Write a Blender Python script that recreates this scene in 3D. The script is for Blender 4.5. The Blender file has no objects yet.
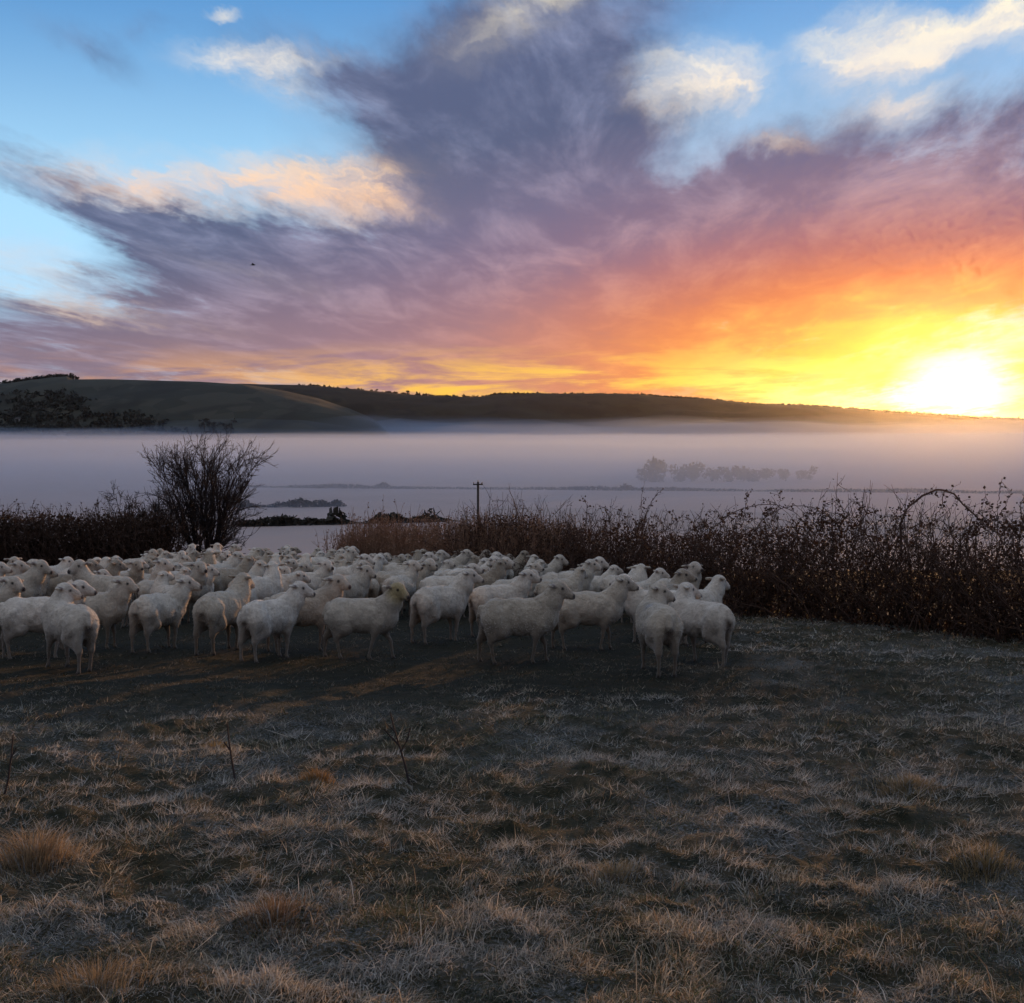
import bpy, math, random
import numpy as np
from mathutils import Vector, Matrix, Euler

random.seed(7)
rng = np.random.default_rng(7)
scene = bpy.context.scene
COL = scene.collection
R = math.radians

# ------------------------------------------------------------------ camera
W, H, F = 1024, 1003, 1130.0
PITCH = R(3.52)
EYE = 1.6
cam_data = bpy.data.cameras.new('camera')
cam_data.sensor_fit = 'HORIZONTAL'
cam_data.sensor_width = 36.0
cam_data.lens = 36.0 * F / W
cam_data.clip_start = 0.05
cam_data.clip_end = 40000.0
cam = bpy.data.objects.new('camera', cam_data)
COL.objects.link(cam)
cam.location = (0, 0, EYE)
cam.rotation_euler = (R(90) - PITCH, 0, 0)
scene.camera = cam

def ray(px, py):
    x = (px - W / 2) / F; y = (H / 2 - py) / F
    c, s = math.cos(PITCH), math.sin(PITCH)
    v = np.array([x, c + y * s, -s + y * c])
    return v / np.linalg.norm(v)

def azel(px, py):
    d = ray(px, py)
    return math.atan2(d[0], d[1]), math.asin(d[2])

# ------------------------------------------------------------------ render settings, exposure
scene.view_settings.view_transform = 'Standard'
scene.view_settings.look = 'None'
scene.view_settings.exposure = 0.38
scene.view_settings.gamma = 1.0
scene.view_settings.use_curve_mapping = False
scene.render.engine = 'CYCLES'
cy = scene.cycles
cy.max_bounces = 4; cy.diffuse_bounces = 2; cy.glossy_bounces = 2
cy.transmission_bounces = 2; cy.volume_bounces = 1; cy.transparent_max_bounces = 8
cy.use_denoising = True
cy.use_adaptive_sampling = True; cy.adaptive_threshold = 0.015; cy.adaptive_min_samples = 16
cy.sample_clamp_indirect = 4.0

# ------------------------------------------------------------------ sun lamp
SUN_AZ, SUN_EL = azel(955, 364)
GLOW_EL = azel(955, 384)[1]
sun_data = bpy.data.lights.new('sun', 'SUN')
sun_data.energy = 2.5
sun_data.angle = R(0.6)
sun_data.color = (1.0, 0.50, 0.18)
sun = bpy.data.objects.new('sun', sun_data)
COL.objects.link(sun)
sd = Vector((math.sin(SUN_AZ) * math.cos(SUN_EL), math.cos(SUN_AZ) * math.cos(SUN_EL), math.sin(SUN_EL)))
sun.rotation_euler = sd.to_track_quat('Z', 'Y').to_euler()
sun.location = sd * 50

# ------------------------------------------------------------------ world: Nishita sky and procedural clouds (laid out by azimuth and elevation)
world = bpy.data.worlds.new('World')
scene.world = world
world.use_nodes = True
world.cycles.sampling_method = 'MANUAL'; world.cycles.sample_map_resolution = 512
wt = world.node_tree
for n in list(wt.nodes): wt.nodes.remove(n)

def N(t, tree=None, **kw):
    n = (tree or wt).nodes.new(t)
    for k, v in kw.items(): setattr(n, k, v)
    return n
def L(a, b, tree=None): (tree or wt).links.new(a, b)
def setin(n, i, v, tree=None):
    if hasattr(v, 'is_linked') or isinstance(v, bpy.types.NodeSocket): L(v, n.inputs[i], tree)
    else: n.inputs[i].default_value = v
def M(op, a, b=0.0, c=0.0, tree=None, clamp=False):
    n = N('ShaderNodeMath', tree, operation=op, use_clamp=clamp)
    setin(n, 0, a, tree); setin(n, 1, b, tree)
    if op in ('MULTIPLY_ADD', 'SMOOTH_MIN', 'SMOOTH_MAX'): setin(n, 2, c, tree)
    return n.outputs[0]
def VM(op, a, b=None, tree=None, scale=None):
    n = N('ShaderNodeVectorMath', tree, operation=op)
    setin(n, 0, a, tree)
    if b is not None: setin(n, 1, b, tree)
    if scale is not None: setin(n, 3, scale, tree)
    return n.outputs[0]
def smooth(v, lo, hi, tree=None):
    n = N('ShaderNodeMapRange', tree, interpolation_type='SMOOTHSTEP')
    setin(n, 0, v, tree); n.inputs[1].default_value = lo; n.inputs[2].default_value = hi
    return n.outputs[0]
def mixc(f, a, b, tree=None):
    n = N('ShaderNodeMix', tree, data_type='RGBA', blend_type='MIX')
    setin(n, 0, f, tree); setin(n, 6, a, tree); setin(n, 7, b, tree)
    return n.outputs[2]
def ramp(v, stops, tree=None, interp='LINEAR'):
    n = N('ShaderNodeValToRGB', tree)
    n.color_ramp.interpolation = interp
    e = n.color_ramp.elements
    while len(e) < len(stops): e.new(0.5)
    for i, (p, c) in enumerate(stops):
        e[i].position = p; e[i].color = (*c, 1)
    setin(n, 0, v, tree)
    return n.outputs[0]
def lin(r, g, b):
    return tuple(((c / 255) / 12.92 if c / 255 <= 0.04045 else ((c / 255 + 0.055) / 1.055) ** 2.4) for c in (r, g, b))
def lin4(r, g, b): return (*lin(r, g, b), 1)

tc = N('ShaderNodeTexCoord')
dirv = VM('NORMALIZE', tc.outputs['Generated'])
sx = N('ShaderNodeSeparateXYZ'); L(dirv, sx.inputs[0])
az = M('ARCTAN2', sx.outputs[0], sx.outputs[1])
el = M('ARCSINE', sx.outputs[2])
cb = N('ShaderNodeCombineXYZ'); L(az, cb.inputs[0]); L(el, cb.inputs[1])
ae = cb.outputs[0]

def noise(vec, scale, detail=5.0, rough=0.55, dist=0.0, color=False, tree=None):
    n = N('ShaderNodeTexNoise', tree)
    n.inputs['Scale'].default_value = scale; n.inputs['Detail'].default_value = detail
    n.inputs['Roughness'].default_value = rough; n.inputs['Distortion'].default_value = dist
    L(vec, n.inputs['Vector'], tree)
    return n.outputs['Color' if color else 'Fac']
def mapping(vec, loc=(0, 0, 0), rot=(0, 0, 0), sc=(1, 1, 1), vt='POINT', tree=None):
    n = N('ShaderNodeMapping', tree, vector_type=vt)
    L(vec, n.inputs[0], tree)
    n.inputs['Location'].default_value = loc; n.inputs['Rotation'].default_value = rot; n.inputs['Scale'].default_value = sc
    return n.outputs[0]

# streaks lie along one line of the cloud deck, so they fan out from the horizon
den = M('ADD', M('MAXIMUM', sx.outputs[2], 0.0), 0.055)
cp = N('ShaderNodeCombineXYZ'); L(M('DIVIDE', sx.outputs[0], den), cp.inputs[0]); L(M('DIVIDE', sx.outputs[1], den), cp.inputs[1])
deck = mapping(cp.outputs[0], rot=(0, 0, R(6)))
streak_in = mapping(deck, sc=(1.0, 0.30, 1))
w1 = VM('SUBTRACT', noise(streak_in, 1.1, 3.0, 0.55, 0.3, True), (0.5, 0.5, 0.5))
w2 = VM('SUBTRACT', noise(streak_in, 4.5, 8.0, 0.66, 0.25, True), (0.5, 0.5, 0.5))
w3 = VM('SUBTRACT', noise(ae, 34.0, 6.0, 0.62, 0.2, True), (0.5, 0.5, 0.5))
wv = VM('ADD', VM('ADD', VM('SCALE', w1, scale=0.07), VM('SCALE', w2, scale=0.06)), VM('SCALE', w3, scale=0.022))
aw = VM('ADD', ae, wv)
aws = VM('ADD', ae, VM('ADD', VM('ADD', VM('SCALE', w1, scale=0.02), VM('SCALE', w2, scale=0.045)), VM('SCALE', w3, scale=0.022)))

def blob(px, py, rx, ry, rot=0.0, vec=None):
    a, e = azel(px, py)
    v = mapping(vec or aw, loc=(a, e, 0), rot=(0, 0, R(-rot)), sc=(rx * 1.28 / F, ry * 1.28 / F, 1), vt='TEXTURE')
    g = N('ShaderNodeTexGradient', gradient_type='SPHERICAL')
    L(v, g.inputs[0])
    return g.outputs[1]
def union(items):
    out = None
    for w, b in items:
        t = M('MULTIPLY', b, w * 0.68)
        out = t if out is None else M('ADD', out, t)
    return out

fb = noise(mapping(deck, sc=(1.0, 0.34, 1)), 2.8, 9.0, 0.64, 0.35)        # streak texture
fb2 = noise(mapping(aw, rot=(0, 0, R(6)), sc=(0.42, 1.5, 1)), 24.0, 7.0, 0.62, 0.1)         # puffy texture
sun_vec = (sd.x, sd.y, sd.z)
# flattened distance from the sun: the glow hugs the horizon
da = M('SUBTRACT', az, SUN_AZ); de = M('MULTIPLY', M('SUBTRACT', el, GLOW_EL), 1.12)
flat = M('SQRT', M('ADD', M('POWER', M('MULTIPLY', da, 0.40), 2.0), M('POWER', de, 2.0)))
flatw = M('ADD', flat, M('MULTIPLY', M('SUBTRACT', fb, 0.5), 0.045))
low = M('SUBTRACT', 1.0, smooth(el, 0.04, 0.17))

# --- layer: grey-violet cloud, its colour set by how far from the sun it hangs
violet_col = ramp(flatw, [
    (0.00, (1.1, 0.62, 0.06)), (0.055, lin(255, 184, 46)), (0.078, lin(238, 146, 66)), (0.105, lin(212, 112, 68)),
    (0.135, lin(174, 100, 94)), (0.175, lin(134, 100, 120)), (0.225, lin(104, 92, 124)), (0.28, lin(70, 78, 116)), (0.42, lin(66, 82, 124)),
    (1.0, lin(122, 116, 128))])
violet_lit = ramp(flatw, [
    (0.0, (1.3, 0.85, 0.12)), (0.06, lin(255, 205, 70)), (0.095, lin(234, 146, 80)), (0.13, lin(192, 124, 112)),
    (0.19, lin(158, 130, 148)), (0.28, lin(124, 128, 164)), (0.42, lin(124, 140, 178)), (1.0, lin(172, 164, 168))])
violet = mixc(M('SUBTRACT', 1.0, smooth(fb, 0.26, 0.58)), violet_col, violet_lit)
hs = N('ShaderNodeHueSaturation'); hs.inputs['Saturation'].default_value = 0.80; L(violet, hs.inputs['Color']); violet = mixc(smooth(flat, 0.11, 0.26), violet, hs.outputs[0])
violet = mixc(M('MULTIPLY', low, 0.55), violet, ramp(flatw, [(0.0, (1.2, 0.7, 0.1)), (0.10, lin(238, 150, 72)), (0.20, lin(176, 124, 112)), (0.34, lin(138, 114, 122)), (1.0, lin(120, 108, 124))]))

plume = union([
    (2.0, blob(455, 120, 150, 105, -20)), (2.2, blob(540, 95, 125, 125, -28)), (2.2, blob(515, 215, 120, 130)),
    (1.3, blob(345, 92, 120, 30, 22)), (1.0, blob(620, 25, 120, 60, -20)), (1.0, blob(690, -110, 260, 90, -10)),
])
bank = union([
    (2.6, blob(480, 300, 330, 105, 4)), (2.6, blob(740, 268, 320, 78, -3)), (2.2, blob(985, 245, 250, 74, -4)),
    (1.4, blob(220, 305, 300, 58, 6)), (1.4, blob(95, 206, 210, 26, 22)), (-1.4, blob(30, 248, 150, 38, 10)), (1.4, blob(50, 335, 260, 40, 2)),
    (1.2, blob(260, 262, 200, 40, 14)), (1.1, blob(880, 170, 260, 42, -12)), (0.9, blob(1010, 128, 170, 32, -16)), (0.6, blob(640, 150, 130, 50, -20)), (0.75, blob(790, 150, 280, 70, -12)),
    (0.8, blob(740, 172, 130, 30, -16)),
])
# the same cloud carries on all round, thinner
around = smooth(M('ABSOLUTE', az), 0.55, 0.95)
lowband = M('SUBTRACT', 1.0, smooth(el, 0.22, 0.55))
broken = smooth(noise(dirv, 3.2, 7.0, 0.6, 0.4), 0.36, 0.62)
overhead = M('MULTIPLY', M('MAXIMUM', around, smooth(el, 0.46, 0.75)), broken)  # unseen broken cloud overhead, added to make the skylight less blue
violet = mixc(smooth(el, 0.5, 1.0), violet, lin4(186, 182, 190))  # overhead cloud paled out of view so more light falls from above
bank_all = M('ADD', bank, M('ADD', M('MULTIPLY', M('MULTIPLY', around, lowband), 0.55), M('MULTIPLY', overhead, 1.1)))
small = union([(0.95, blob(92, 40, 62, 20, 24)), (0.6, blob(158, 27, 36, 12, -12))])
tex = M('ADD', 0.05, M('MULTIPLY', fb, 1.85))
v_dens = M('MULTIPLY', M('ADD', M('ADD', plume, bank_all), small), tex)
v_dens = M('ADD', v_dens, M('MULTIPLY', M('SUBTRACT', 1.0, smooth(el, 0.05, 0.10)), 0.8))
v_mask = M('MULTIPLY', smooth(v_dens, -0.05, 1.30), 0.97)

# --- layer: thin veil that whitens the blue towards the horizon
veil = M('ADD', 0.45, M('MULTIPLY', M('SUBTRACT', 1.0, smooth(el, 0.12, 0.40)), 0.50))
veil = M('MAXIMUM', veil, M('MULTIPLY', smooth(fb, 0.5, 0.9), 0.55))
veil_col = mixc(smooth(el, 0.17, 0.42), lin4(166, 212, 242), lin4(66, 150, 230))
# unseen sky shaped for more top light: duller low down, paler overhead
veil_col = mixc(M('MULTIPLY', smooth(M('ABSOLUTE', da), 0.9, 2.2), M('SUBTRACT', 1.0, smooth(el, 0.3, 1.0))), veil_col, lin4(112, 134, 164))
veil_col = mixc(smooth(el, 0.55, 1.1), veil_col, lin4(196, 208, 222))
veil_col = mixc(M('SUBTRACT', 1.0, smooth(flat, 0.05, 0.34)), veil_col, lin4(204, 206, 222))

# --- layer: sunlit cream cloud
cream = union([
    (1.25, blob(245, 190, 190, 32, 4, aws)), (0.9, blob(345, 172, 120, 30, -3, aws)), (0.7, blob(120, 185, 100, 20, 10, aws)), (0.6, blob(370, 200, 90, 30, 0, aws)),
    (1.5, blob(690, 84, 72, 42, -4, aws)), (1.2, blob(735, 78, 40, 28, 0, aws)),
    (1.9, blob(865, 46, 72, 34, -6, aws)), (1.8, blob(955, 32, 100, 22, -10, aws)), (1.4, blob(1030, 20, 80, 26, -12, aws)),
    (1.4, blob(895, 104, 62, 20, -4, aws)), (0.8, blob(780, 142, 50, 14, 0, aws)),
    (1.15, blob(255, 58, 85, 14, 0, aws)), (0.9, blob(280, 80, 60, 24, 28, aws)), (1.5, blob(224, 15, 18, 7, 0, aws)),
    (0.9, blob(20, 262, 120, 34, 12, aws)), (0.6, blob(110, 312, 170, 15, 6, aws)), (0.5, blob(255, 275, 120, 14, 14, aws)), (0.8, blob(520, 8, 110, 34, -25, aws)), (0.7, blob(500, 40, 80, 22, -30, aws)),
])
c_mask = M('MULTIPLY', smooth(M('MULTIPLY', cream, M('ADD', -0.25, M('MULTIPLY', fb2, 2.5))), 0.0, 1.5), 0.92)
cream_base = ramp(el, [(0.0, lin(255, 205, 140)), (0.16, lin(206, 196, 196)), (0.20, lin(240, 196, 160)), (0.235, lin(248, 212, 172)), (0.30, lin(238, 226, 208)),
                       (0.345, lin(252, 238, 205)), (1.0, lin(240, 240, 245))])
cream_col = mixc(smooth(fb2, 0.38, 0.62), mixc(0.35, cream_base, (0.40, 0.44, 0.60, 1)), cream_base)

# --- layer: gold streaks along the horizon, seen between the cloud base and the hills
hor = M('SUBTRACT', 1.0, smooth(el, 0.034, 0.084))
gold_tex = noise(mapping(ae, rot=(0, 0, R(-4)), sc=(0.30, 2.2, 1)), 24.0, 7.0, 0.60, 0.4)
gnear = M('SUBTRACT', 1.0, smooth(flat, 0.12, 0.40))
gold_mask = M('MULTIPLY', M('MULTIPLY', smooth(gold_tex, 0.42, 0.60), hor), M('ADD', 0.12, M('MULTIPLY', gnear, 0.82)))
gold_col = ramp(flat, [(0.0, (2.0, 1.3, 0.35)), (0.09, (1.05, 0.70, 0.10)), (0.16, lin(255, 200, 66)), (0.24, lin(246, 180, 84)), (0.34, lin(226, 156, 104)), (1.0, lin(170, 140, 140))])

# --- sun glow in the hazy air
glow_y = M('MULTIPLY', M('SUBTRACT', 1.0, smooth(flatw, 0.012, 0.078)), 0.90)
core = union([(1.4, blob(957, 384, 54, 30, 0, ae)), (0.7, blob(900, 396, 140, 15, 0, aws)), (0.55, blob(985, 352, 80, 15, -6, aws))])
core_m = smooth(M('MULTIPLY', core, M('ADD', 0.55, M('MULTIPLY', gold_tex, 0.9))), 0.0, 1.15)

nish = N('ShaderNodeTexSky', sky_type='NISHITA', sun_disc=False)
nish.sun_elevation = SUN_EL
nish.sun_rotation = SUN_AZ
nish.altitude = 100; nish.air_density = 1.0; nish.dust_density = 0.3; nish.ozone_density = 3.0
nbg = N('ShaderNodeBackground'); L(nish.outputs[0], nbg.inputs[0]); nbg.inputs[1].default_value = 0.15

c = veil_col; a = veil
def over(c, a, col, m):
    # colour and coverage of a new layer laid over what is there
    na = M('ADD', m, M('MULTIPLY', a, M('SUBTRACT', 1.0, m)))
    f = M('DIVIDE', m, M('MAXIMUM', na, 0.0001))
    return mixc(f, c, col), na
c, a = over(c, a, violet, v_mask)
c, a = over(c, a, cream_col, M('MULTIPLY', c_mask, M('SUBTRACT', 1.0, M('MULTIPLY', smooth(plume, 0.8, 1.8), 0.75))))
c, a = over(c, a, gold_col, gold_mask)
c, a = over(c, a, (1.05, 0.70, 0.035, 1), glow_y)
c, a = over(c, a, (2.5, 2.0, 1.1, 1), core_m)
cbg = N('ShaderNodeBackground'); L(c, cbg.inputs[0]); cbg.inputs[1].default_value = 0.94
mx = N('ShaderNodeMixShader'); L(a, mx.inputs[0]); L(nbg.outputs[0], mx.inputs[1]); L(cbg.outputs[0], mx.inputs[2])
wo = N('ShaderNodeOutputWorld'); L(mx.outputs[0], wo.inputs[0])

# ================================================================== helpers
def tag(o, label=None, cat=None, group=None, kind=None):
    if label: o['label'] = label
    if cat: o['category'] = cat
    if group: o['group'] = group
    if kind: o['kind'] = kind
    return o

def link(name, me, mat=None, parent=None, loc=None):
    o = bpy.data.objects.new(name, me)
    COL.objects.link(o)
    if mat is not None and me is not None: me.materials.append(mat)
    if parent is not None: o.parent = parent
    if loc is not None: o.location = loc
    return o
def empty(name, loc=(0, 0, 0)):
    o = bpy.data.objects.new(name, None); COL.objects.link(o); o.location = loc
    o.empty_display_size = 0.2
    return o

def mesh_np(name, V, loops, starts, col=None, smooth_shade=False):
    me = bpy.data.meshes.new(name)
    V = np.asarray(V, dtype=np.float32); loops = np.asarray(loops, dtype=np.int32).ravel(); starts = np.asarray(starts, dtype=np.int32)
    me.vertices.add(len(V)); me.vertices.foreach_set('co', V.ravel())
    me.loops.add(len(loops)); me.loops.foreach_set('vertex_index', loops)
    me.polygons.add(len(starts)); me.polygons.foreach_set('loop_start', starts)
    if smooth_shade: me.polygons.foreach_set('use_smooth', np.ones(len(starts), dtype=bool))
    if col is not None:
        at = me.color_attributes.new('Col', 'FLOAT_COLOR', 'POINT')
        cc = np.ones((len(V), 4), dtype=np.float32); cc[:, :3] = col
        at.data.foreach_set('color', cc.ravel())
    me.update(calc_edges=True)
    return me
def mesh_quads(name, V, Q, **kw):
    Q = np.asarray(Q); return mesh_np(name, V, Q, np.arange(len(Q)) * 4, **kw)
def mesh_poly(name, V, faces, **kw):
    loops = [i for f in faces for i in f]
    st = np.cumsum([0] + [len(f) for f in faces[:-1]])
    return mesh_np(name, V, loops, st, **kw)

class MB:
    """collects simple solids into one mesh"""
    def __init__(s): s.V = []; s.F = []
    def add(s, V, Fc):
        b = len(s.V); s.V += [tuple(v) for v in V]; s.F += [tuple(i + b for i in f) for f in Fc]
    def box(s, c, d, rz=0.0):
        x, y, z = d[0] / 2, d[1] / 2, d[2] / 2
        ca, sa = math.cos(rz), math.sin(rz)
        V = [(c[0] + ca * i * x - sa * j * y, c[1] + sa * i * x + ca * j * y, c[2] + k * z) for k in (-1, 1) for i, j in ((-1, -1), (1, -1), (1, 1), (-1, 1))]
        s.add(V, [(3, 2, 1, 0), (4, 5, 6, 7), (0, 1, 5, 4), (1, 2, 6, 5), (2, 3, 7, 6), (3, 0, 4, 7)])
    def cyl(s, p0, p1, r0, r1, n=10):
        p0, p1 = Vector(p0), Vector(p1); q = (p1 - p0).to_track_quat('Z', 'Y')
        V = []
        for p, r in ((p0, r0), (p1, r1)):
            V += [p + q @ Vector((r * math.cos(2 * math.pi * k / n), r * math.sin(2 * math.pi * k / n), 0)) for k in range(n)]
        s.add(V, [(k, (k + 1) % n, n + (k + 1) % n, n + k) for k in range(n)] + [tuple(range(n - 1, -1, -1)), tuple(range(n, 2 * n))])
    def build(s, name, mat, parent=None, sm=False): return link(name, mesh_poly(name, s.V, s.F, smooth_shade=sm), mat, parent)

def hash2(ix, iy, seed):
    h = (ix.astype(np.int64) * 374761393 + iy.astype(np.int64) * 668265263 + seed * 1442695041) & 0x7fffffff
    h = ((h ^ (h >> 13)) * 1274126177) & 0x7fffffff
    return ((h ^ (h >> 16)) & 0xffff) / 65535.0
def vnoise(x, y, seed=0):
    x = np.asarray(x, float); y = np.asarray(y, float)
    ix, iy = np.floor(x), np.floor(y); fx, fy = x - ix, y - iy
    fx = fx * fx * (3 - 2 * fx); fy = fy * fy * (3 - 2 * fy)
    a = hash2(ix, iy, seed); b = hash2(ix + 1, iy, seed); c_ = hash2(ix, iy + 1, seed); d = hash2(ix + 1, iy + 1, seed)
    return (a * (1 - fx) + b * fx) * (1 - fy) + (c_ * (1 - fx) + d * fx) * fy
def fbm(x, y, seed=0, oct=4, gain=0.5):
    s = 0; am = 1; tot = 0
    for i in range(oct):
        s = s + am * vnoise(x * 2 ** i + 17.3 * i, y * 2 ** i - 9.1 * i, seed + i); tot += am; am *= gain
    return s / tot

def nmat(name):
    m = bpy.data.materials.new(name); m.use_nodes = True
    t = m.node_tree; p = t.nodes['Principled BSDF']
    return m, t, p
def mat_plain(name, col, rough=0.8, var=0.25, scale=8.0, bump=0.0, spec=0.3, attr=False):
    m, t, p = nmat(name)
    tcn = N('ShaderNodeTexCoord', t)
    nz = noise(tcn.outputs['Object'], scale, 5.0, 0.6, 0.0, False, t)
    if attr:
        at = N('ShaderNodeAttribute', t); at.attribute_name = 'Col'; base = at.outputs['Color']
    else: base = (*col, 1)
    mul = N('ShaderNodeMix', t, data_type='RGBA', blend_type='MULTIPLY'); mul.inputs[0].default_value = 1.0
    setin(mul, 6, base, t)
    L(ramp(nz, [(0.25, (1 - var,) * 3), (0.75, (1 + var,) * 3)], t), mul.inputs[7], t)
    L(mul.outputs[2], p.inputs['Base Color'], t)
    p.inputs['Roughness'].default_value = rough
    p.inputs['Specular IOR Level'].default_value = spec
    if bump > 0:
        b = N('ShaderNodeBump', t); b.inputs['Strength'].default_value = 0.8; b.inputs['Distance'].default_value = bump
        L(nz, b.inputs['Height'], t); L(b.outputs[0], p.inputs['Normal'], t)
    return m
def mat_leaf(name, attr=True, col=(0.1, 0.1, 0.05), rough=0.7, transl=0.3):
    m, t, p = nmat(name)
    out = t.nodes['Material Output']
    if attr:
        at = N('ShaderNodeAttribute', t); at.attribute_name = 'Col'; base = at.outputs['Color']
    else:
        tcn = N('ShaderNodeTexCoord', t)
        base = mixc(noise(tcn.outputs['Object'], 9.0, 4.0, 0.6, 0, False, t), tuple(c * 0.55 for c in col) + (1,), tuple(c * 1.5 for c in col) + (1,), t)
    setin(p, 'Base Color', base, t) if False else (L(base, p.inputs['Base Color'], t))
    p.inputs['Roughness'].default_value = rough; p.inputs['Specular IOR Level'].default_value = 0.2
    tr = N('ShaderNodeBsdfTranslucent', t); L(base, tr.inputs[0], t)
    ms = N('ShaderNodeMixShader', t); ms.inputs[0].default_value = transl
    L(p.outputs[0], ms.inputs[1], t); L(tr.outputs[0], ms.inputs[2], t); L(ms.outputs[0], out.inputs[0], t)
    return m

# ================================================================== terrain
SLOPE = 0.0806
FLOOR = -38.0
def Hbase(x, y):
    y = np.asarray(y, float); x = np.asarray(x, float)
    near = -SLOPE * y
    near = np.where(y < -10, SLOPE * 10 + (-(y + 10)) * 0.03, near)
    t = np.clip((y - 35.5) / 8.0, 0, None)
    drop = -0.085 * np.where(t < 1, 0.5 * t * t * 8.0, (t - 0.5) * 8.0)
    z = near + drop
    k = 9.0                                    # soft landing on the valley floor
    h = np.clip(0.5 + 0.5 * (FLOOR - z) / k, 0, 1)
    return z * (1 - h) + FLOOR * h + k * h * (1 - h) * 0.5
def relief(x, y):
    r = np.hypot(x, y)
    fade = np.clip(1.4 - r / 45.0, 0, 1)
    big = (fbm(x * 0.55, y * 0.75, 3, 3) - 0.5) * 0.09
    hum = (fbm(x * 3.2, y * 4.0, 11, 3) - 0.5) * 0.09
    hum = np.where(hum > 0, hum * 1.3, hum * 0.7)
    fine = (fbm(x * 8.5, y * 8.5, 23, 2) - 0.5) * 0.085
    flatten = 1 - 0.6 * np.clip((y - 8.8) / 2.0, 0, 1) * np.clip((3.6 - x) / 2.0, 0, 1)
    ruts = (fbm(x * 0.22 + 3, y * 1.5 + 0.12 * x, 31, 3) - 0.5) * 0.09 * np.clip((y - 6.5) / 3, 0, 1)
    return (big + (hum + fine + ruts) * flatten) * fade
def Hz(x, y): return Hbase(x, y) + relief(x, y)
def hz(x, y): return float(Hz(np.array([x]), np.array([y]))[0])
def ground_at(px, py):
    d = ray(px, py); t = 1.0
    for _ in range(60):
        p = d * t; z = EYE + p[2]
        f = z - float(Hbase(p[0], p[1])); t += f / (-(d[2]) + 0.0806 * -d[1] if False else max(0.02, -(d[2] + SLOPE * d[1])))
        if abs(f) < 1e-4: break
    p = d * t
    return p[0], p[1]
def at_dist(px, py, y):
    d = ray(px, py); t = y / d[1]
    return Vector((d[0] * t, y, EYE + d[2] * t))

ang = np.concatenate([np.linspace(-math.pi, -0.62, 30, endpoint=False), np.linspace(-0.62, 0.62, 280, endpoint=False), np.linspace(0.62, math.pi, 31)])
def polar_sheet(name, r0, r1, nr, Hf, ang=ang, centre=False):
    rr = np.exp(np.linspace(math.log(r0), math.log(r1), nr))
    A, RR = np.meshgrid(ang[:-1], rr)
    X = np.sin(A) * RR; Y = np.cos(A) * RR; Z = Hf(X, Y)
    na = len(ang) - 1
    V = np.stack([X, Y, Z], -1).reshape(-1, 3)
    i = np.arange(nr - 1)[:, None] * na; j = np.arange(na)[None, :]; j2 = (j + 1) % na
    Q = np.stack([i + j, i + na + j, i + na + j2, i + j2], -1).reshape(-1, 4)[:, ::-1]
    loops = Q.ravel(); st = np.arange(len(Q)) * 4
    if centre:
        V = np.vstack([V, [[0, 0, float(Hf(np.array([0.0]), np.array([0.0]))[0])]]])
        T = np.array([[len(V) - 1, k, (k + 1) % na] for k in range(na)])[:, ::-1]
        loops = np.concatenate([loops, T.ravel()]); st = np.concatenate([st, len(Q) * 4 + np.arange(na) * 3])
    return mesh_np(name, V, loops, st, smooth_shade=True)

# field material: wet dark turf, straw thatch and frost patches
fm, ft, fp = nmat('frosty_turf')
tcn = N('ShaderNodeTexCoord', ft); ov = tcn.outputs['Object']
n1 = noise(ov, 0.9, 4, 0.6, 0, False, ft); n2 = noise(ov, 9.0, 5, 0.65, 0.4, False, ft); n3 = noise(ov, 60.0, 4, 0.7, 0, False, ft)
turf = mixc(smooth(n2, 0.35, 0.7, ft), (0.026, 0.028, 0.015, 1), (0.095, 0.076, 0.044, 1), ft)
sxy = N('ShaderNodeSeparateXYZ', ft); L(ov, sxy.inputs[0], ft)
wob = M('MULTIPLY', M('SUBTRACT', n1, 0.5, tree=ft), 5.0, tree=ft)
churn_shade = M('MULTIPLY', smooth(M('ADD', sxy.outputs[1], wob, tree=ft), 8.6, 10.8, ft), M('SUBTRACT', 1.0, smooth(M('ADD', sxy.outputs[0], wob, tree=ft), 2.0, 4.2, ft), tree=ft), tree=ft)
turf = mixc(M('MULTIPLY', churn_shade, 0.85, tree=ft), turf, (0.020, 0.020, 0.012, 1), ft)  # trampled turf, painted darker still to deepen the shade beneath the flock
turf = mixc(M('MULTIPLY', M('MULTIPLY', M('SUBTRACT', 1.0, churn_shade, tree=ft), smooth(n1, 0.42, 0.66, ft), tree=ft), smooth(n3, 0.4, 0.75, ft), tree=ft), turf, (0.30, 0.31, 0.31, 1), ft)
L(turf, fp.inputs['Base Color'], ft); fp.inputs['Roughness'].default_value = 0.95; fp.inputs['Specular IOR Level'].default_value = 0.15
bmp = N('ShaderNodeBump', ft); bmp.inputs['Strength'].default_value = 1.0; bmp.inputs['Distance'].default_value = 0.04
L(M('ADD', n2, M('MULTIPLY', n3, 0.6, tree=ft), tree=ft), bmp.inputs['Height'], ft); L(bmp.outputs[0], fp.inputs['Normal'], ft)
field = link('field', polar_sheet('field', 0.6, 120.0, 430, Hz, centre=True), fm); tag(field, kind='structure')

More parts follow.
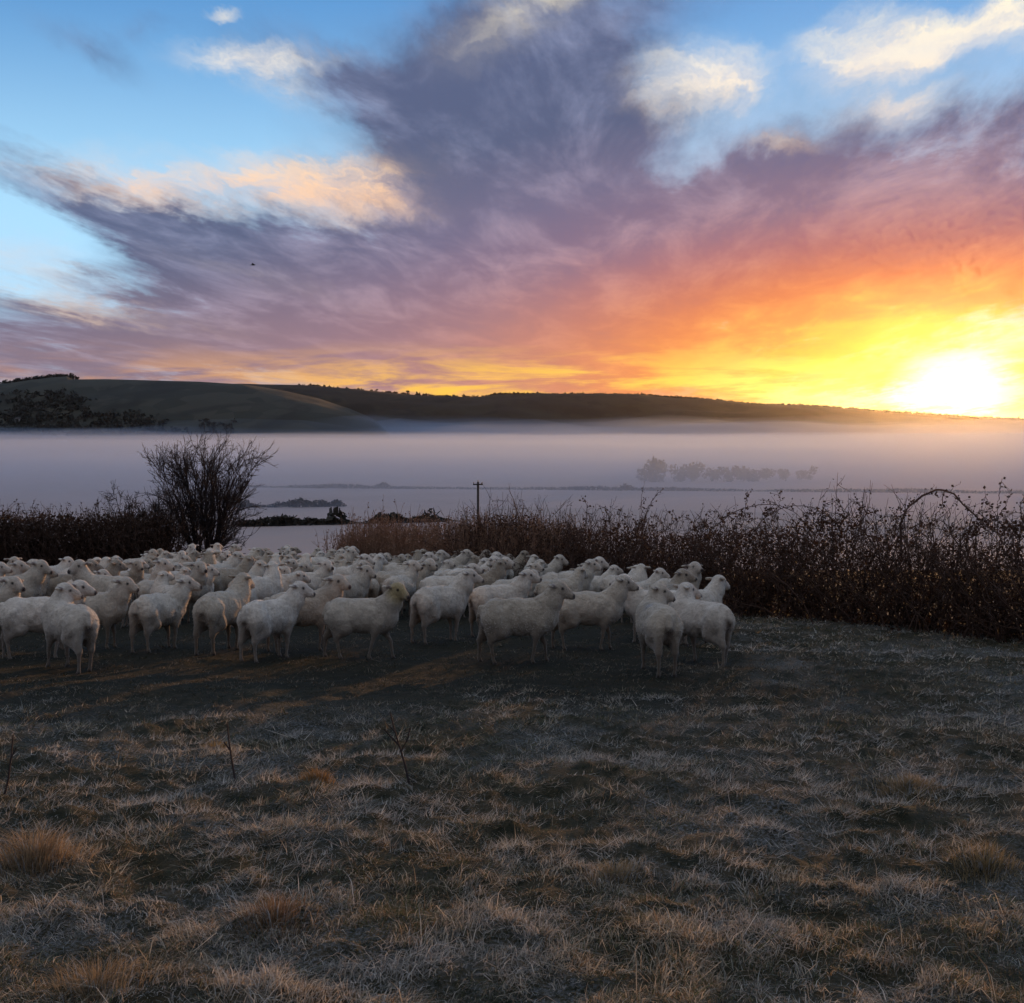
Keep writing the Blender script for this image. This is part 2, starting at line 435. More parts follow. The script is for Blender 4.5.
vm_, vt_, vp_ = nmat('valley_fields')
tcn = N('ShaderNodeTexCoord', vt_); ov = tcn.outputs['Object']
vo = N('ShaderNodeTexVoronoi', vt_); L(mapping(ov, sc=(0.0035, 0.005, 0.0), tree=vt_), vo.inputs['Vector'], vt_); vo.inputs['Scale'].default_value = 1.0
sep = N('ShaderNodeSeparateColor', vt_); L(vo.outputs['Color'], sep.inputs[0], vt_)
vcol = ramp(sep.outputs[0], [(0.0, (0.40, 0.29, 0.25)), (0.4, (0.28, 0.22, 0.18)), (0.7, (0.44, 0.32, 0.27)), (1.0, (0.34, 0.27, 0.23))], vt_)
vcol = mixc(noise(ov, 0.02, 5, 0.6, 0, False, vt_), vcol, (0.44, 0.35, 0.32, 1), vt_)
L(vcol, vp_.inputs['Base Color'], vt_); vp_.inputs['Roughness'].default_value = 0.95
valley = link('valley_floor', polar_sheet('valley_floor', 120.0, 12000.0, 90, Hz), vm_); tag(valley, kind='structure')

# ------------------------------------------------------------------ hills: real ridges 2 to 3.5 km off
def hill(name, sky, base_d, ridge_d, mat, seed, bumps=1.0, na=420):
    xs = np.array([s[0] for s in sky], float); ys = np.array([s[1] for s in sky], float)
    px = np.linspace(xs[0], xs[-1], na)
    py = np.interp(px, xs, ys)
    A = np.arctan((px - W / 2) / F)
    elev = (432.0 - py) / F
    nt = 50
    t = np.linspace(0, 1.5, nt)[:, None]
    prof = np.where(t < 1, np.sin(np.clip(t, 0, 1) * math.pi / 2) ** 1.35, np.cos((t - 1) * math.pi * 0.9))
    D = base_d + (ridge_d - base_d) * t + 0 * A[None, :]
    X = np.tan(A)[None, :] * D; Y = D
    ridge_z = EYE + elev * ridge_d
    Z = FLOOR - 4 + (ridge_z[None, :] - FLOOR + 4) * prof
    rough = (fbm(X / 260, Y / 260, seed, 4) - 0.5) * 46 * np.sin(np.clip(t, 0, 1) * math.pi) ** 1.0 * bumps
    Z = Z + rough
    V = np.stack([X, Y, Z], -1).reshape(-1, 3)
    i = np.arange(nt - 1)[:, None] * na; j = np.arange(na - 1)[None, :]
    Q = np.stack([i + j, i + j + 1, i + na + j + 1, i + na + j], -1).reshape(-1, 4)
    me = mesh_quads(name, V, Q, smooth_shade=True)
    o = link(name, me, mat); tag(o, kind='structure')
    def surf(pxq, tq):
        k = int(np.clip(np.searchsorted(px, pxq), 0, na - 1)); r_ = int(np.clip(tq / 1.5 * (nt - 1), 0, nt - 1))
        return X[r_, k], Y[r_, k], Z[r_, k]
    return o, surf
def mat_hill(name, c1, c2, c3, sc):
    m, t, p = nmat(name)
    tcn = N('ShaderNodeTexCoord', t); ov = tcn.outputs['Object']
    f = noise(mapping(ov, sc=(1, 0.5, 2), tree=t), sc, 5, 0.62, 0.5, False, t)
    vo = N('ShaderNodeTexVoronoi', t); L(mapping(ov, sc=(0.004, 0.0025, 0.006), tree=t), vo.inputs['Vector'], t)
    s = N('ShaderNodeSeparateColor', t); L(vo.outputs['Color'], s.inputs[0], t)
    c_ = mixc(smooth(s.outputs[0], 0.3, 0.6, t), (*c1, 1), (*c2, 1), t)
    c_ = mixc(smooth(f, 0.5, 0.62, t), c_, (*c3, 1), t)
    L(c_, p.inputs['Base Color'], t); p.inputs['Roughness'].default_value = 0.95; p.inputs['Specular IOR Level'].default_value = 0.1
    return m
hill_green = mat_hill('down_pasture', (0.044, 0.045, 0.034), (0.062, 0.060, 0.044), (0.034, 0.034, 0.027), 0.004)
hill_wood = mat_hill('wooded_scarp', (0.036, 0.028, 0.018), (0.042, 0.034, 0.020), (0.026, 0.021, 0.014), 0.012)
far_sky = [(-900, 392), (-400, 388), (-100, 392), (120, 388), (240, 384), (300, 386), (360, 391), (420, 396), (470, 398), (486, 397), (498, 395), (560, 395.5),
           (640, 396), (700, 400), (760, 406), (800, 406), (830, 408), (900, 413), (960, 417), (1024, 420), (1150, 424), (1500, 415), (2000, 408)]
left_sky = [(-900, 380), (-300, 386), (-40, 386), (10, 385), (35, 381), (55, 378.5), (70, 377.5), (74, 380.5), (110, 380), (150, 381), (200, 382), (245, 385), (285, 391), (320, 399), (350, 409), (375, 420), (392, 436), (410, 452)]
far_hill, far_surf = hill('hill', far_sky, 2500, 3500, hill_wood, 40)
left_hill, left_surf = hill('hill', left_sky, 1750, 2500, hill_green, 52, 0.5)

# crowns of many small leaf-sized faces
def clump_faces(C, S, n, rs, squash=0.8, face=0.16):
    """C centres (k,3), S radii (k,): n ragged faces through each crown"""
    k = len(C)
    d = rs.normal(size=(k, n, 3)); d /= np.linalg.norm(d, axis=-1, keepdims=True)
    rad = rs.uniform(0.45, 1.0, (k, n, 1)) ** 0.6 * (0.75 + 0.5 * rs.random((k, n, 1)))
    P = C[:, None, :] + d * rad * S[:, None, None] * np.array([1, 1, squash])
    u = rs.normal(size=(k, n, 3)); v = rs.normal(size=(k, n, 3))
    u *= (S * face)[:, None, None] ; v *= (S * face)[:, None, None]
    V = np.stack([P - u, P + v, P + u * 0.9 + v * 0.4, P - v], 2).reshape(-1, 3)
    Q = np.arange(len(V)).reshape(-1, 4)
    return V, Q
far_leaf = mat_leaf('winter_wood', attr=False, col=(0.045, 0.036, 0.022), transl=0.1)
dark_leaf = mat_leaf('dark_wood', attr=False, col=(0.034, 0.032, 0.024), transl=0.1)
rs = np.random.default_rng(3)
pts = []
for _ in range(1500):
    px = rs.uniform(490, 1090); t = rs.uniform(0.95, 1.03)
    pts.append(far_surf(px, t))
for _ in range(120):
    px = rs.uniform(300, 490); pts.append(far_surf(px, rs.uniform(0.93, 1.0)))
C = np.array(pts); S = rs.uniform(2.6, 5.2, len(C)); C[:, 2] += S * 0.1; C[:, :2] += rs.normal(size=(len(C), 2)) * 12
V, Q = clump_faces(C, S, 14, rs, 0.8, 0.42)
tag(link('hilltop_wood', mesh_quads('hilltop_wood', V, Q), far_leaf), 'dark bare wood covering the long ridge below the sunset', 'woodland', kind='stuff')
pts = []
while len(pts) < 1500:
    px = rs.uniform(-60, 215); t = rs.uniform(0.05, 0.62)
    lim = 0.62 if px < 60 else 0.62 - (px - 60) / 155 * 0.42
    if t < lim and fbm(np.array([px / 34.0]), np.array([t * 7.0]), 77, 3)[0] > 0.36: pts.append(left_surf(px, t))
for _ in range(150): pts.append(left_surf(rs.uniform(8, 72), rs.uniform(0.95, 1.02)))
for _ in range(60): pts.append(left_surf(rs.uniform(195, 232), rs.uniform(0.10, 0.36)))
C = np.array(pts); S = rs.uniform(3.6, 6.5, len(C)); C[:, 2] += S * 0.2; C[:, :2] += rs.normal(size=(len(C), 2)) * 9
V, Q = clump_faces(C, S, 22, rs, 0.85, 0.27)
tag(link('hillside_wood', mesh_quads('hillside_wood', V, Q), dark_leaf), 'dark patches of wood on the lower left hillside', 'woodland', kind='stuff')

# lone trees on the skyline
bark_m = mat_plain('dark_bark', (0.045, 0.033, 0.026), 0.9, 0.35, 30.0, 0.004)
def far_tree(px, surf, t, h, label, cx=1.0):
    x, y, z = surf(px, t)
    tr = empty('tree', (x, y, z - 0.5)); tag(tr, label, 'tree', 'lone trees on the skyline')
    mb = MB(); mb.cyl((0, 0, 0), (0, 0, h * 0.5), 0.4, 0.2, 7); mb.cyl((0, 0, h * 0.4), (h * 0.18, 0, h * 0.72), 0.2, 0.08, 5); mb.cyl((0, 0, h * 0.4), (-h * 0.16, 0, h * 0.75), 0.2, 0.08, 5)
    mb.build('trunk', bark_m, tr)
    k = 7; C = np.array([[rs.normal() * h * 0.16 * cx, rs.normal() * h * 0.14, h * (0.62 + 0.12 * rs.normal())] for _ in range(k)])
    V, Q = clump_faces(C, rs.uniform(0.14, 0.24, k) * h, 30, rs, 0.9, 0.22)
    link('crown', mesh_quads('crown', V, Q), far_leaf, tr)
far_tree(405, far_surf, 1.0, 14, 'small lone tree on the ridge left of the utility pole')
far_tree(457, far_surf, 1.0, 11, 'lowest lone tree on the ridge nearest above the utility pole')
far_tree(5, left_surf, 1.0, 11, 'lone skyline tree at the far left edge of the hill')
far_tree(17, left_surf, 1.0, 11, 'skyline tree second from the left edge of the hill', 1.5)
far_tree(28, left_surf, 1.0, 9, 'skyline tree just left of the wooded knoll', 1.4)

# tiny village houses among the wood on the left slope
wall_m = mat_plain('render_wall', (0.42, 0.40, 0.37), 0.9, 0.15, 0.6); roof_m = mat_plain('slate_roof', (0.10, 0.09, 0.09), 0.8, 0.2, 0.8); glass_m = mat_plain('window_pane', (0.03, 0.035, 0.045), 0.2, 0.1, 1.0)
def house(px, t, w, label):
    x, y, z = left_surf(px, t)
    h = empty('house', (x, y, z - 1)); tag(h, label, 'house', 'houses on the left hillside')
    mb = MB(); mb.box((0, 0, 3), (w, 7, 6)); mb.build('wall', wall_m, h)
    e = w / 2 + 0.4
    mb = MB(); mb.add([(-e, -4, 6.02), (e, -4, 6.02), (e, 4, 6.02), (-e, 4, 6.02), (-e, 0, 9), (e, 0, 9)], [(0, 1, 5, 4), (2, 3, 4, 5), (1, 2, 5), (3, 0, 4), (3, 2, 1, 0)]); mb.build('roof', roof_m, h)
    for k in (-1, 1):
        mb = MB(); mb.box((k * w * 0.25, -3.52, 4.4), (1.4, 0.1, 1.3)); mb.build('window', glass_m, h)
house(62, 0.22, 13, 'largest pale house below the wood on the left hillside')
house(57, 0.24, 8, 'small pale house left beside the largest hillside house')
house(18, 0.36, 9, 'pale house at the left edge of the hillside wood')

# ------------------------------------------------------------------ valley hedgerows, woods and the utility pole
def hedgerow(px0, px1, d0, d1, h, label, n, mat, wob=0.5, tall=()):
    x0 = math.tan(math.atan((px0 - W / 2) / F)) * d0; x1 = (px1 - W / 2) / F * d1
    t = np.linspace(0, 1, n)
    X = x0 + (x1 - x0) * t; Y = d0 + (d1 - d0) * t
    hh = h * (0.25 + 1.2 * fbm(t * 13, t * 0, 5 + n, 4)) * np.clip(0.3 + 3.0 * (fbm(t * 6, t * 0 + 4, 15 + n, 2) - 0.25), 0.15, 1) * np.clip((1 - np.abs(2 * t - 1)) * 9, 0.25, 1)
    for (tp, th) in tall: hh = np.maximum(hh, th * np.exp(-((t - tp) / 0.010) ** 2))
    C = np.stack([X, Y + rs.normal(size=n) * 0.8, Hbase(X, Y) + hh * 0.5], -1)
    V, Q = clump_faces(C, hh * 0.56, 26, rs, 1.0, 0.26)
    sp = abs(X[1] - X[0]) / max(0.1, float(np.mean(hh)) * 0.56)
    o = link('hedgerow', mesh_quads('hedgerow', V, Q), mat)
    return tag(o, label, 'hedge', 'hedgerows in the misty valley')
hedgerow(228, 462, 470, 500, 3.4, 'nearest dark hedgerow across the valley floor, behind the bare tree', 190, dark_leaf, tall=((0.45, 6.5), (0.86, 5.5)))
hedgerow(225, 345, 588, 600, 4.2, 'short dark hedgerow ending in mist in the middle of the valley', 60, dark_leaf)
hedgerow(120, 1080, 820, 720, 2.6, 'longest thin hedgerow fading across the valley mist', 620, dark_leaf, tall=((0.13, 4), (0.30, 4), (0.56, 4)))
def misty_tree(px, d, h, w, label):
    x = (px - W / 2) / F * d; z = float(Hbase(x, d))
    tr = empty('tree', (x, d, z)); tag(tr, label, 'tree', 'trees in the valley mist')
    mb = MB(); mb.cyl((0, 0, -0.5), (0.2, 0, h * 0.5), 0.5, 0.25, 8); mb.cyl((0.1, 0, h * 0.3), (w * 0.3, 0, h * 0.7), 0.22, 0.07, 6); mb.cyl((0.1, 0, h * 0.3), (-w * 0.3, 0.4, h * 0.7), 0.22, 0.07, 6); mb.build('trunk', bark_m, tr)
    k = 15; C = np.array([[rs.normal() * w * 0.28, rs.normal() * w * 0.2, h * (0.44 + 0.17 * rs.normal())] for _ in range(k)])
    V, Q = clump_faces(C, rs.uniform(0.20, 0.32, k) * h, 70, rs, 0.95, 0.16)
    link('crown', mesh_quads('crown', V, Q), dark_leaf, tr)
misty_tree(655, 900, 17, 26, 'broad misty tree at the left end of the faint valley row')
misty_tree(692, 905, 15, 30, 'low spreading misty tree second in the faint valley row')
misty_tree(724, 900, 13, 30, 'misty tree third in the faint valley row')
misty_tree(752, 910, 15, 28, 'taller misty tree near the right end of the faint valley row')
misty_tree(786, 915, 11, 32, 'misty tree at the right end of the faint valley row')

pole_m = mat_plain('creosote_pole', (0.05, 0.04, 0.034), 0.85, 0.3, 6.0)
pd = 120.0
pt = at_dist(478, 482, pd); pb = float(Hz(np.array([pt.x]), np.array([pd]))[0])
pole = empty('utility_pole', (pt.x, pd, pb - 0.3)); tag(pole, 'wooden utility pole with crossarm standing beyond the tall weeds', 'utility pole')
ph = pt.z - pb + 0.3
mb = MB(); mb.cyl((0, 0, 0), (0, 0, ph), 0.17, 0.12, 12); mb.build('post', pole_m, pole, True)
mb = MB(); mb.box((0, -0.16, ph - 0.25), (1.05, 0.1, 0.13)); mb.build('crossarm', pole_m, pole)
for xk in (-0.45, 0.0, 0.45):
    mb = MB(); zb = ph - 0.185 if xk else ph
    mb.cyl((xk, -0.16 if xk else 0, zb), (xk, -0.16 if xk else 0, zb + 0.16), 0.03, 0.055, 8); mb.build('insulator', mat_plain('brown_porcelain', (0.09, 0.05, 0.035), 0.3, 0.1), pole)

# ================================================================== twigs and stalks
def tubes(P, Rd, sides=3):
    """P (n,m,3) polylines, Rd (n,m) radii -> verts, quads"""
    n, m, _ = P.shape
    T = np.empty_like(P); T[:, 1:-1] = P[:, 2:] - P[:, :-2]; T[:, 0] = P[:, 1] - P[:, 0]; T[:, -1] = P[:, -1] - P[:, -2]
    T /= np.linalg.norm(T, axis=-1, keepdims=True) + 1e-9
    ref = np.where(np.abs(T[..., 2:3]) < 0.9, np.array([0, 0, 1.0]), np.array([1.0, 0, 0]))
    U = np.cross(T, ref); U /= np.linalg.norm(U, axis=-1, keepdims=True) + 1e-9
    Wv = np.cross(T, U)
    a_ = np.arange(sides) * 2 * math.pi / sides
    V = P[:, :, None, :] + Rd[:, :, None, None] * (np.cos(a_)[None, None, :, None] * U[:, :, None, :] + np.sin(a_)[None, None, :, None] * Wv[:, :, None, :])
    idx = np.arange(n * m * sides).reshape(n, m, sides)
    a0 = idx[:, :-1, :]; b0 = idx[:, 1:, :]
    Q = np.stack([a0, np.roll(a0, -1, 2), np.roll(b0, -1, 2), b0], -1).reshape(-1, 4)
    return V.reshape(-1, 3), Q
def grow(P0, D0, Ln, m, rs, wander=0.25, up=0.0, grav=0.0):
    """polylines from points P0 along D0 with wandering direction"""
    n = len(P0); P = np.empty((n, m, 3)); P[:, 0] = P0; d = D0 / (np.linalg.norm(D0, axis=-1, keepdims=True) + 1e-9)
    st = (Ln / (m - 1))[:, None]
    for i in range(1, m):
        d = d + rs.normal(size=(n, 3)) * wander; d[:, 2] += up - grav * i / m
        d /= np.linalg.norm(d, axis=-1, keepdims=True) + 1e-9
        P[:, i] = P[:, i - 1] + d * st
    return P
def branch_from(P, per, rs, t0=0.25, t1=1.0, spread=0.8):
    n, m, _ = P.shape
    ii = np.repeat(np.arange(n), per); t = rs.uniform(t0, t1, len(ii)) * (m - 1)
    k = np.minimum(t.astype(int), m - 2); f = (t - k)[:, None]
    base = P[ii, k] * (1 - f) + P[ii, k + 1] * f
    d = P[ii, k + 1] - P[ii, k]; d /= np.linalg.norm(d, axis=-1, keepdims=True) + 1e-9
    return base, d + rs.normal(size=d.shape) * spread, ii, t / (m - 1)
def taper(n, m, r0, r1): return np.broadcast_to(np.linspace(1, 0, m)[None, :], (n, m)) * (np.asarray(r0).reshape(-1, 1) - r1) + r1
def leaf_quads(P, size, rs, aspect=0.6):
    n = len(P); u = rs.normal(size=(n, 3)); u /= np.linalg.norm(u, axis=-1, keepdims=True)
    v = np.cross(u, rs.normal(size=(n, 3))); v /= np.linalg.norm(v, axis=-1, keepdims=True) + 1e-9
    s = np.asarray(size).reshape(-1, 1)
    V = np.stack([P, P + u * s * 0.5 + v * s * aspect * 0.5, P + u * s, P + u * s * 0.5 - v * s * aspect * 0.5], 1).reshape(-1, 3)
    return V, np.arange(4 * n).reshape(-1, 4)
def join(parts):
    Vs, Qs, b = [], [], 0
    for V, Q in parts: Vs.append(V); Qs.append(Q + b); b += len(V)
    return np.vstack(Vs), np.vstack(Qs)

twig_m = mat_plain('hedge_twig', (0.085, 0.048, 0.032), 0.85, 0.4, 14.0)
weed_m = mat_plain('dead_weed_stalk', (0.27, 0.155, 0.095), 0.85, 0.4, 9.0)
bramble_leaf_m = mat_leaf('bramble_leaf', attr=False, col=(0.056, 0.032, 0.020), transl=0.3)
tree_m = mat_plain('bare_tree_bark', (0.040, 0.029, 0.026), 0.9, 0.35, 20.0, 0.003)

# hedge on the right: centre line in the field
HA = np.array([10.5, 10.0]); HB = np.array([-1.2, 29.2])
def hedge_pt(t): return HA + (HB - HA) * t
def hedge_line(px):           # point of the hedge centre line seen at column px
    k = (px - W / 2) / F
    t = (HA[0] - k * HA[1]) / (k * (HB[1] - HA[1]) - (HB[0] - HA[0]))
    p = HA + (HB - HA) * t
    return float(p[0]), float(p[1]), t
hn = np.array([(HB - HA)[1], -(HB - HA)[0]]); hn = hn / np.linalg.norm(hn)
rs = np.random.default_rng(21)
hedge = empty('bramble_hedge', (*hedge_pt(0.4), float(Hbase(*hedge_pt(0.4)))))
tag(hedge, 'dense dark bramble and hawthorn hedge on the right beyond the sheep', 'hedge')
hinv = np.array(hedge.location)
def hedge_h(t): return 1.86 + 0.40 * (fbm(t * 14, t * 0 + 2, 9, 3) - 0.5) * 2 + 0.08 * t
n = 2000
t = rs.uniform(-0.02, 1.0, n); off = rs.normal(size=n) * 0.36
B = HA + (HB - HA) * t[:, None] + hn * off[:, None]
P0 = np.column_stack([B, Hz(B[:, 0], B[:, 1]) - 0.03])
D0 = np.column_stack([rs.normal(size=(n, 2)) * 0.50, np.ones(n)])
Ls = hedge_h(t) * rs.uniform(0.65, 1.12, n)
P1 = grow(P0, D0, Ls * 1.08, 7, rs, 0.27, 0.06)
parts = [tubes(P1, taper(n, 7, rs.uniform(0.007, 0.016, n), 0.003))]
sp_, sdir, ii, tt = branch_from(P1, 5, rs, 0.10, 0.95, 0.8)
P2 = grow(sp_, sdir, rs.uniform(0.25, 0.75, len(sp_)) * (1.05 - 0.4 * tt), 4, rs, 0.33, 0.02)
parts.append(tubes(P2, taper(len(P2), 4, np.full(len(P2), 0.006), 0.0025)))
V, Q = join(parts)
link('stems', mesh_quads('stems', V - hinv, Q), twig_m, hedge)['kind'] = 'stuff'
# leaves and thorny spurs: thick low down, sparse above
lp, _, _, _ = branch_from(P2, 3, rs, 0.2, 1.0); lp = lp + rs.normal(size=lp.shape) * 0.03
lv1 = leaf_quads(lp, rs.uniform(0.015, 0.045, len(lp)), rs)
nb = 34000
t = rs.uniform(-0.02, 1.0, nb); off = rs.normal(size=nb) * 0.34; hgt = hedge_h(t) * rs.random(nb) ** np.where(t > 0.42, 1.0, 1.5) * np.where(t > 0.42, 0.80, 0.70)
B = HA + (HB - HA) * t[:, None] + hn * off[:, None]
lp = np.column_stack([B, Hz(B[:, 0], B[:, 1]) + hgt])
lv2 = leaf_quads(lp, rs.uniform(0.035, 0.08, nb), rs, 0.7)
V, Q = join([lv1, lv2])
link('leaves', mesh_quads('leaves', V - hinv, Q), bramble_leaf_m, hedge)['kind'] = 'stuff'

def cane(pts, r=0.011, doff=0.0, leaf=18, name='bramble_cane'):
    """an arching cane: picture columns give the place along the hedge, rows the height"""
    P = []
    for i, (px, py) in enumerate(pts):
        x, y, t = hedge_line(px); y += doff + 0.25 * math.sin(i * 1.3 + px); p = at_dist(px, py, y); P.append(p)
    P = np.array(P)
    m = 24; s = np.linspace(0, len(P) - 1, m); k = np.minimum(s.astype(int), len(P) - 2); f = (s - k)[:, None]
    Pm, Pp = P[np.maximum(k - 1, 0)], P[np.minimum(k + 2, len(P) - 1)]
    a0, b0 = P[k], P[k + 1]
    Cv = 0.5 * (2 * a0 + (b0 - Pm) * f + (2 * Pm - 5 * a0 + 4 * b0 - Pp) * f ** 2 + (-Pm + 3 * a0 - 3 * b0 + Pp) * f ** 3)
    Cv = Cv + rs.normal(size=Cv.shape) * 0.008
    prt = [tubes(Cv[None], taper(1, m, np.array([r]), r * 0.35), 5)]
    bp, bd, _, _ = branch_from(Cv[None], leaf, rs, 0.1, 1.0, 1.0)
    S2 = grow(bp, bd, rs.uniform(0.06, 0.2, len(bp)), 3, rs, 0.2); prt.append(tubes(S2, taper(len(S2), 3, np.full(len(S2), 0.004), 0.002)))
    o = link(name, mesh_quads(name, join(prt)[0] - hinv, join(prt)[1]), twig_m, hedge)
    lp = np.vstack([S2[:, -1], S2[:, 1], Cv[rs.integers(2, m, leaf)]]); lp = lp + rs.normal(size=lp.shape) * 0.012
    V, Q = leaf_quads(lp, rs.uniform(0.03, 0.065, len(lp)), rs, 0.75)
    link('leaves', mesh_quads('leaves', V, Q), bramble_leaf_m, o, None)
    o.data.update()
    lo = o.children[0]; lo.location = (-hinv[0], -hinv[1], -hinv[2])
cane([(902, 560), (901, 528), (906, 511), (920, 497), (938, 490), (952, 493), (966, 506), (980, 520), (994, 531), (1004, 545)], 0.021, -0.45, 40)
cane([(944, 490), (942, 505), (936, 516), (930, 526)], 0.008, 0.1, 10)
cane([(640, 560), (642, 530), (648, 508), (656, 496), (663, 489)], 0.013, 0, 10)
cane([(641, 540), (642, 515), (641, 498), (643, 490)], 0.008, 0.2, 12)
cane([(582, 560), (584, 530), (587, 508), (583, 498)], 0.010, 0, 16)
cane([(606, 555), (604, 530), (607, 515), (605, 507)], 0.007, 0, 9)
cane([(620, 560), (617, 525), (622, 508)], 0.007, 0, 9)
cane([(740, 560), (742, 530), (746, 505), (748, 492)], 0.009, 0.2, 14)
cane([(700, 545), (722, 520), (748, 507), (775, 505), (795, 513), (812, 530)], 0.010, 0, 20)
cane([(748, 540), (765, 518), (785, 508), (806, 506), (828, 515), (842, 530)], 0.009, 0.3, 18)
cane([(774, 520), (780, 502), (778, 494)], 0.007, 0, 8)
cane([(680, 545), (692, 530), (712, 524), (728, 528), (742, 545)], 0.008, 0, 14)
cane([(812, 545), (822, 518), (824, 505), (838, 500)], 0.008, 0, 14)
cane([(855, 545), (858, 520), (862, 508), (856, 502)], 0.008, 0, 14)
cane([(884, 545), (892, 520), (899, 508)], 0.008, 0.2, 16)
cane([(996, 560), (998, 515), (999, 495), (1001, 482)], 0.008, 0, 6)
cane([(998, 520), (990, 505), (985, 496)], 0.006, 0, 5)
cane([(1000, 515), (1008, 500), (1012, 490)], 0.006, 0, 5)
cane([(1016, 560), (1022, 520), (1020, 505), (1024, 500)], 0.008, 0, 10)
cane([(960, 548), (975, 535), (1000, 528), (1022, 525), (1040, 535)], 0.009, 0.2, 22)
for k in range(46):
    x0 = rs.uniform(560, 1060); w_ = rs.uniform(-26, 26); top = rs.uniform(506, 528) + (6 if x0 < 640 else 0)
    cane([(x0, 575), (x0 + w_ * 0.2, 545), (x0 + w_ * 0.5, top + 6), (x0 + w_, top), (x0 + w_ * 1.5, top + rs.uniform(-2, 14))], 0.007, rs.normal() * 0.25, 16)

# tall dead weeds from the end of the hedge towards the gap
WA = np.array([1.2, 25.2]); WB = np.array([-5.4, 36.0])
n = 2900
t = rs.random(n) ** 0.9; B = WA + (WB - WA) * t[:, None] + np.column_stack([rs.normal(size=n) * 0.35, rs.normal(size=n) * 0.45])
P0 = np.column_stack([B, Hz(B[:, 0], B[:, 1]) - 0.02])
hgt = (1.62 + 0.26 * (fbm(t * 16, t * 0, 61, 2) - 0.5) * 2 - 0.42 * np.clip((t - 0.82) / 0.18, 0, 1)) * rs.uniform(0.45, 1.08, n)
hgt = np.where(rs.random(n) < 0.03, hgt * 1.2, hgt)
D0 = np.column_stack([rs.normal(size=n) * 0.13 + 0.05, rs.normal(size=n) * 0.13, np.ones(n)])
P1 = grow(P0, D0, hgt, 5, rs, 0.06)
parts = [tubes(P1, taper(n, 5, rs.uniform(0.006, 0.011, n), 0.004))]
bp, bd, _, _ = branch_from(P1, 4, rs, 0.3, 1.0, 0.45); bd[:, 2] += 0.4
P2 = grow(bp, bd, rs.uniform(0.10, 0.32, len(bp)), 3, rs, 0.12); parts.append(tubes(P2, taper(len(P2), 3, np.full(len(P2), 0.005), 0.003)))
lp = np.vstack([P1[:, -1], P1[:, -1] - [0, 0, 0.05], P2[:, -1]]); parts.append(leaf_quads(lp, rs.uniform(0.03, 0.08, len(lp)), rs, 0.5))
bp, bd, _, _ = branch_from(P1, 3, rs, 0.05, 0.6, 0.6); parts.append(leaf_quads(bp, rs.uniform(0.05, 0.16, len(bp)), rs, 0.3))
V, Q = join(parts)
tag(link('dead_weeds', mesh_quads('dead_weeds', V, Q), weed_m), 'tall dead russet weeds standing behind the flock below the utility pole', 'weeds', kind='stuff')

# hedge on the left
LA = np.array([-21.5, 34.0]); LB = np.array([-12.0, 38.8])
lh = empty('scrub_hedge', (*((LA + LB) / 2), float(Hbase(*((LA + LB) / 2)))))
tag(lh, 'low dark scrub hedge at the left edge behind the flock', 'hedge')
linv = np.array(lh.location)
n = 1300
t = rs.random(n); B = LA + (LB - LA) * t[:, None] + np.column_stack([rs.normal(size=n) * 0.5, rs.normal(size=n) * 0.7])
P0 = np.column_stack([B, Hz(B[:, 0], B[:, 1]) - 0.03])
lhh = 2.40 + 0.45 * (fbm(t * 11, t * 0, 71, 3) - 0.5) * 2
D0 = np.column_stack([rs.normal(size=(n, 2)) * 0.28, np.ones(n)])
P1 = grow(P0, D0, lhh * rs.uniform(0.7, 1.05, n), 6, rs, 0.18, 0.04)
parts = [tubes(P1, taper(n, 6, rs.uniform(0.01, 0.022, n), 0.004))]
bp, bd, _, tt = branch_from(P1, 5, rs, 0.1, 1.0, 0.7); P2 = grow(bp, bd, rs.uniform(0.25, 0.8, len(bp)) * (1.1 - 0.5 * tt), 4, rs, 0.25, 0.03)
parts.append(tubes(P2, taper(len(P2), 4, np.full(len(P2), 0.008), 0.004)))
V, Q = join(parts); link('stems', mesh_quads('stems', V - linv, Q), twig_m, lh)['kind'] = 'stuff'
lp, _, _, _ = branch_from(P2, 2, rs, 0.3, 1.0); lv1 = leaf_quads(lp, rs.uniform(0.04, 0.09, len(lp)), rs)
nb = 22000
t = rs.random(nb); B = LA + (LB - LA) * t[:, None] + np.column_stack([rs.normal(size=nb) * 0.45, rs.normal(size=nb) * 0.6])
lp = np.column_stack([B, Hz(B[:, 0], B[:, 1]) + 1.95 * rs.random(nb) ** 1.2 * (0.8 + 0.4 * fbm(t * 11, t * 0, 71, 3))]); lv2 = leaf_quads(lp, rs.uniform(0.06, 0.15, nb), rs, 0.7)
V, Q = join([lv1, lv2]); link('leaves', mesh_quads('leaves', V - linv, Q), bramble_leaf_m, lh)['kind'] = 'stuff'

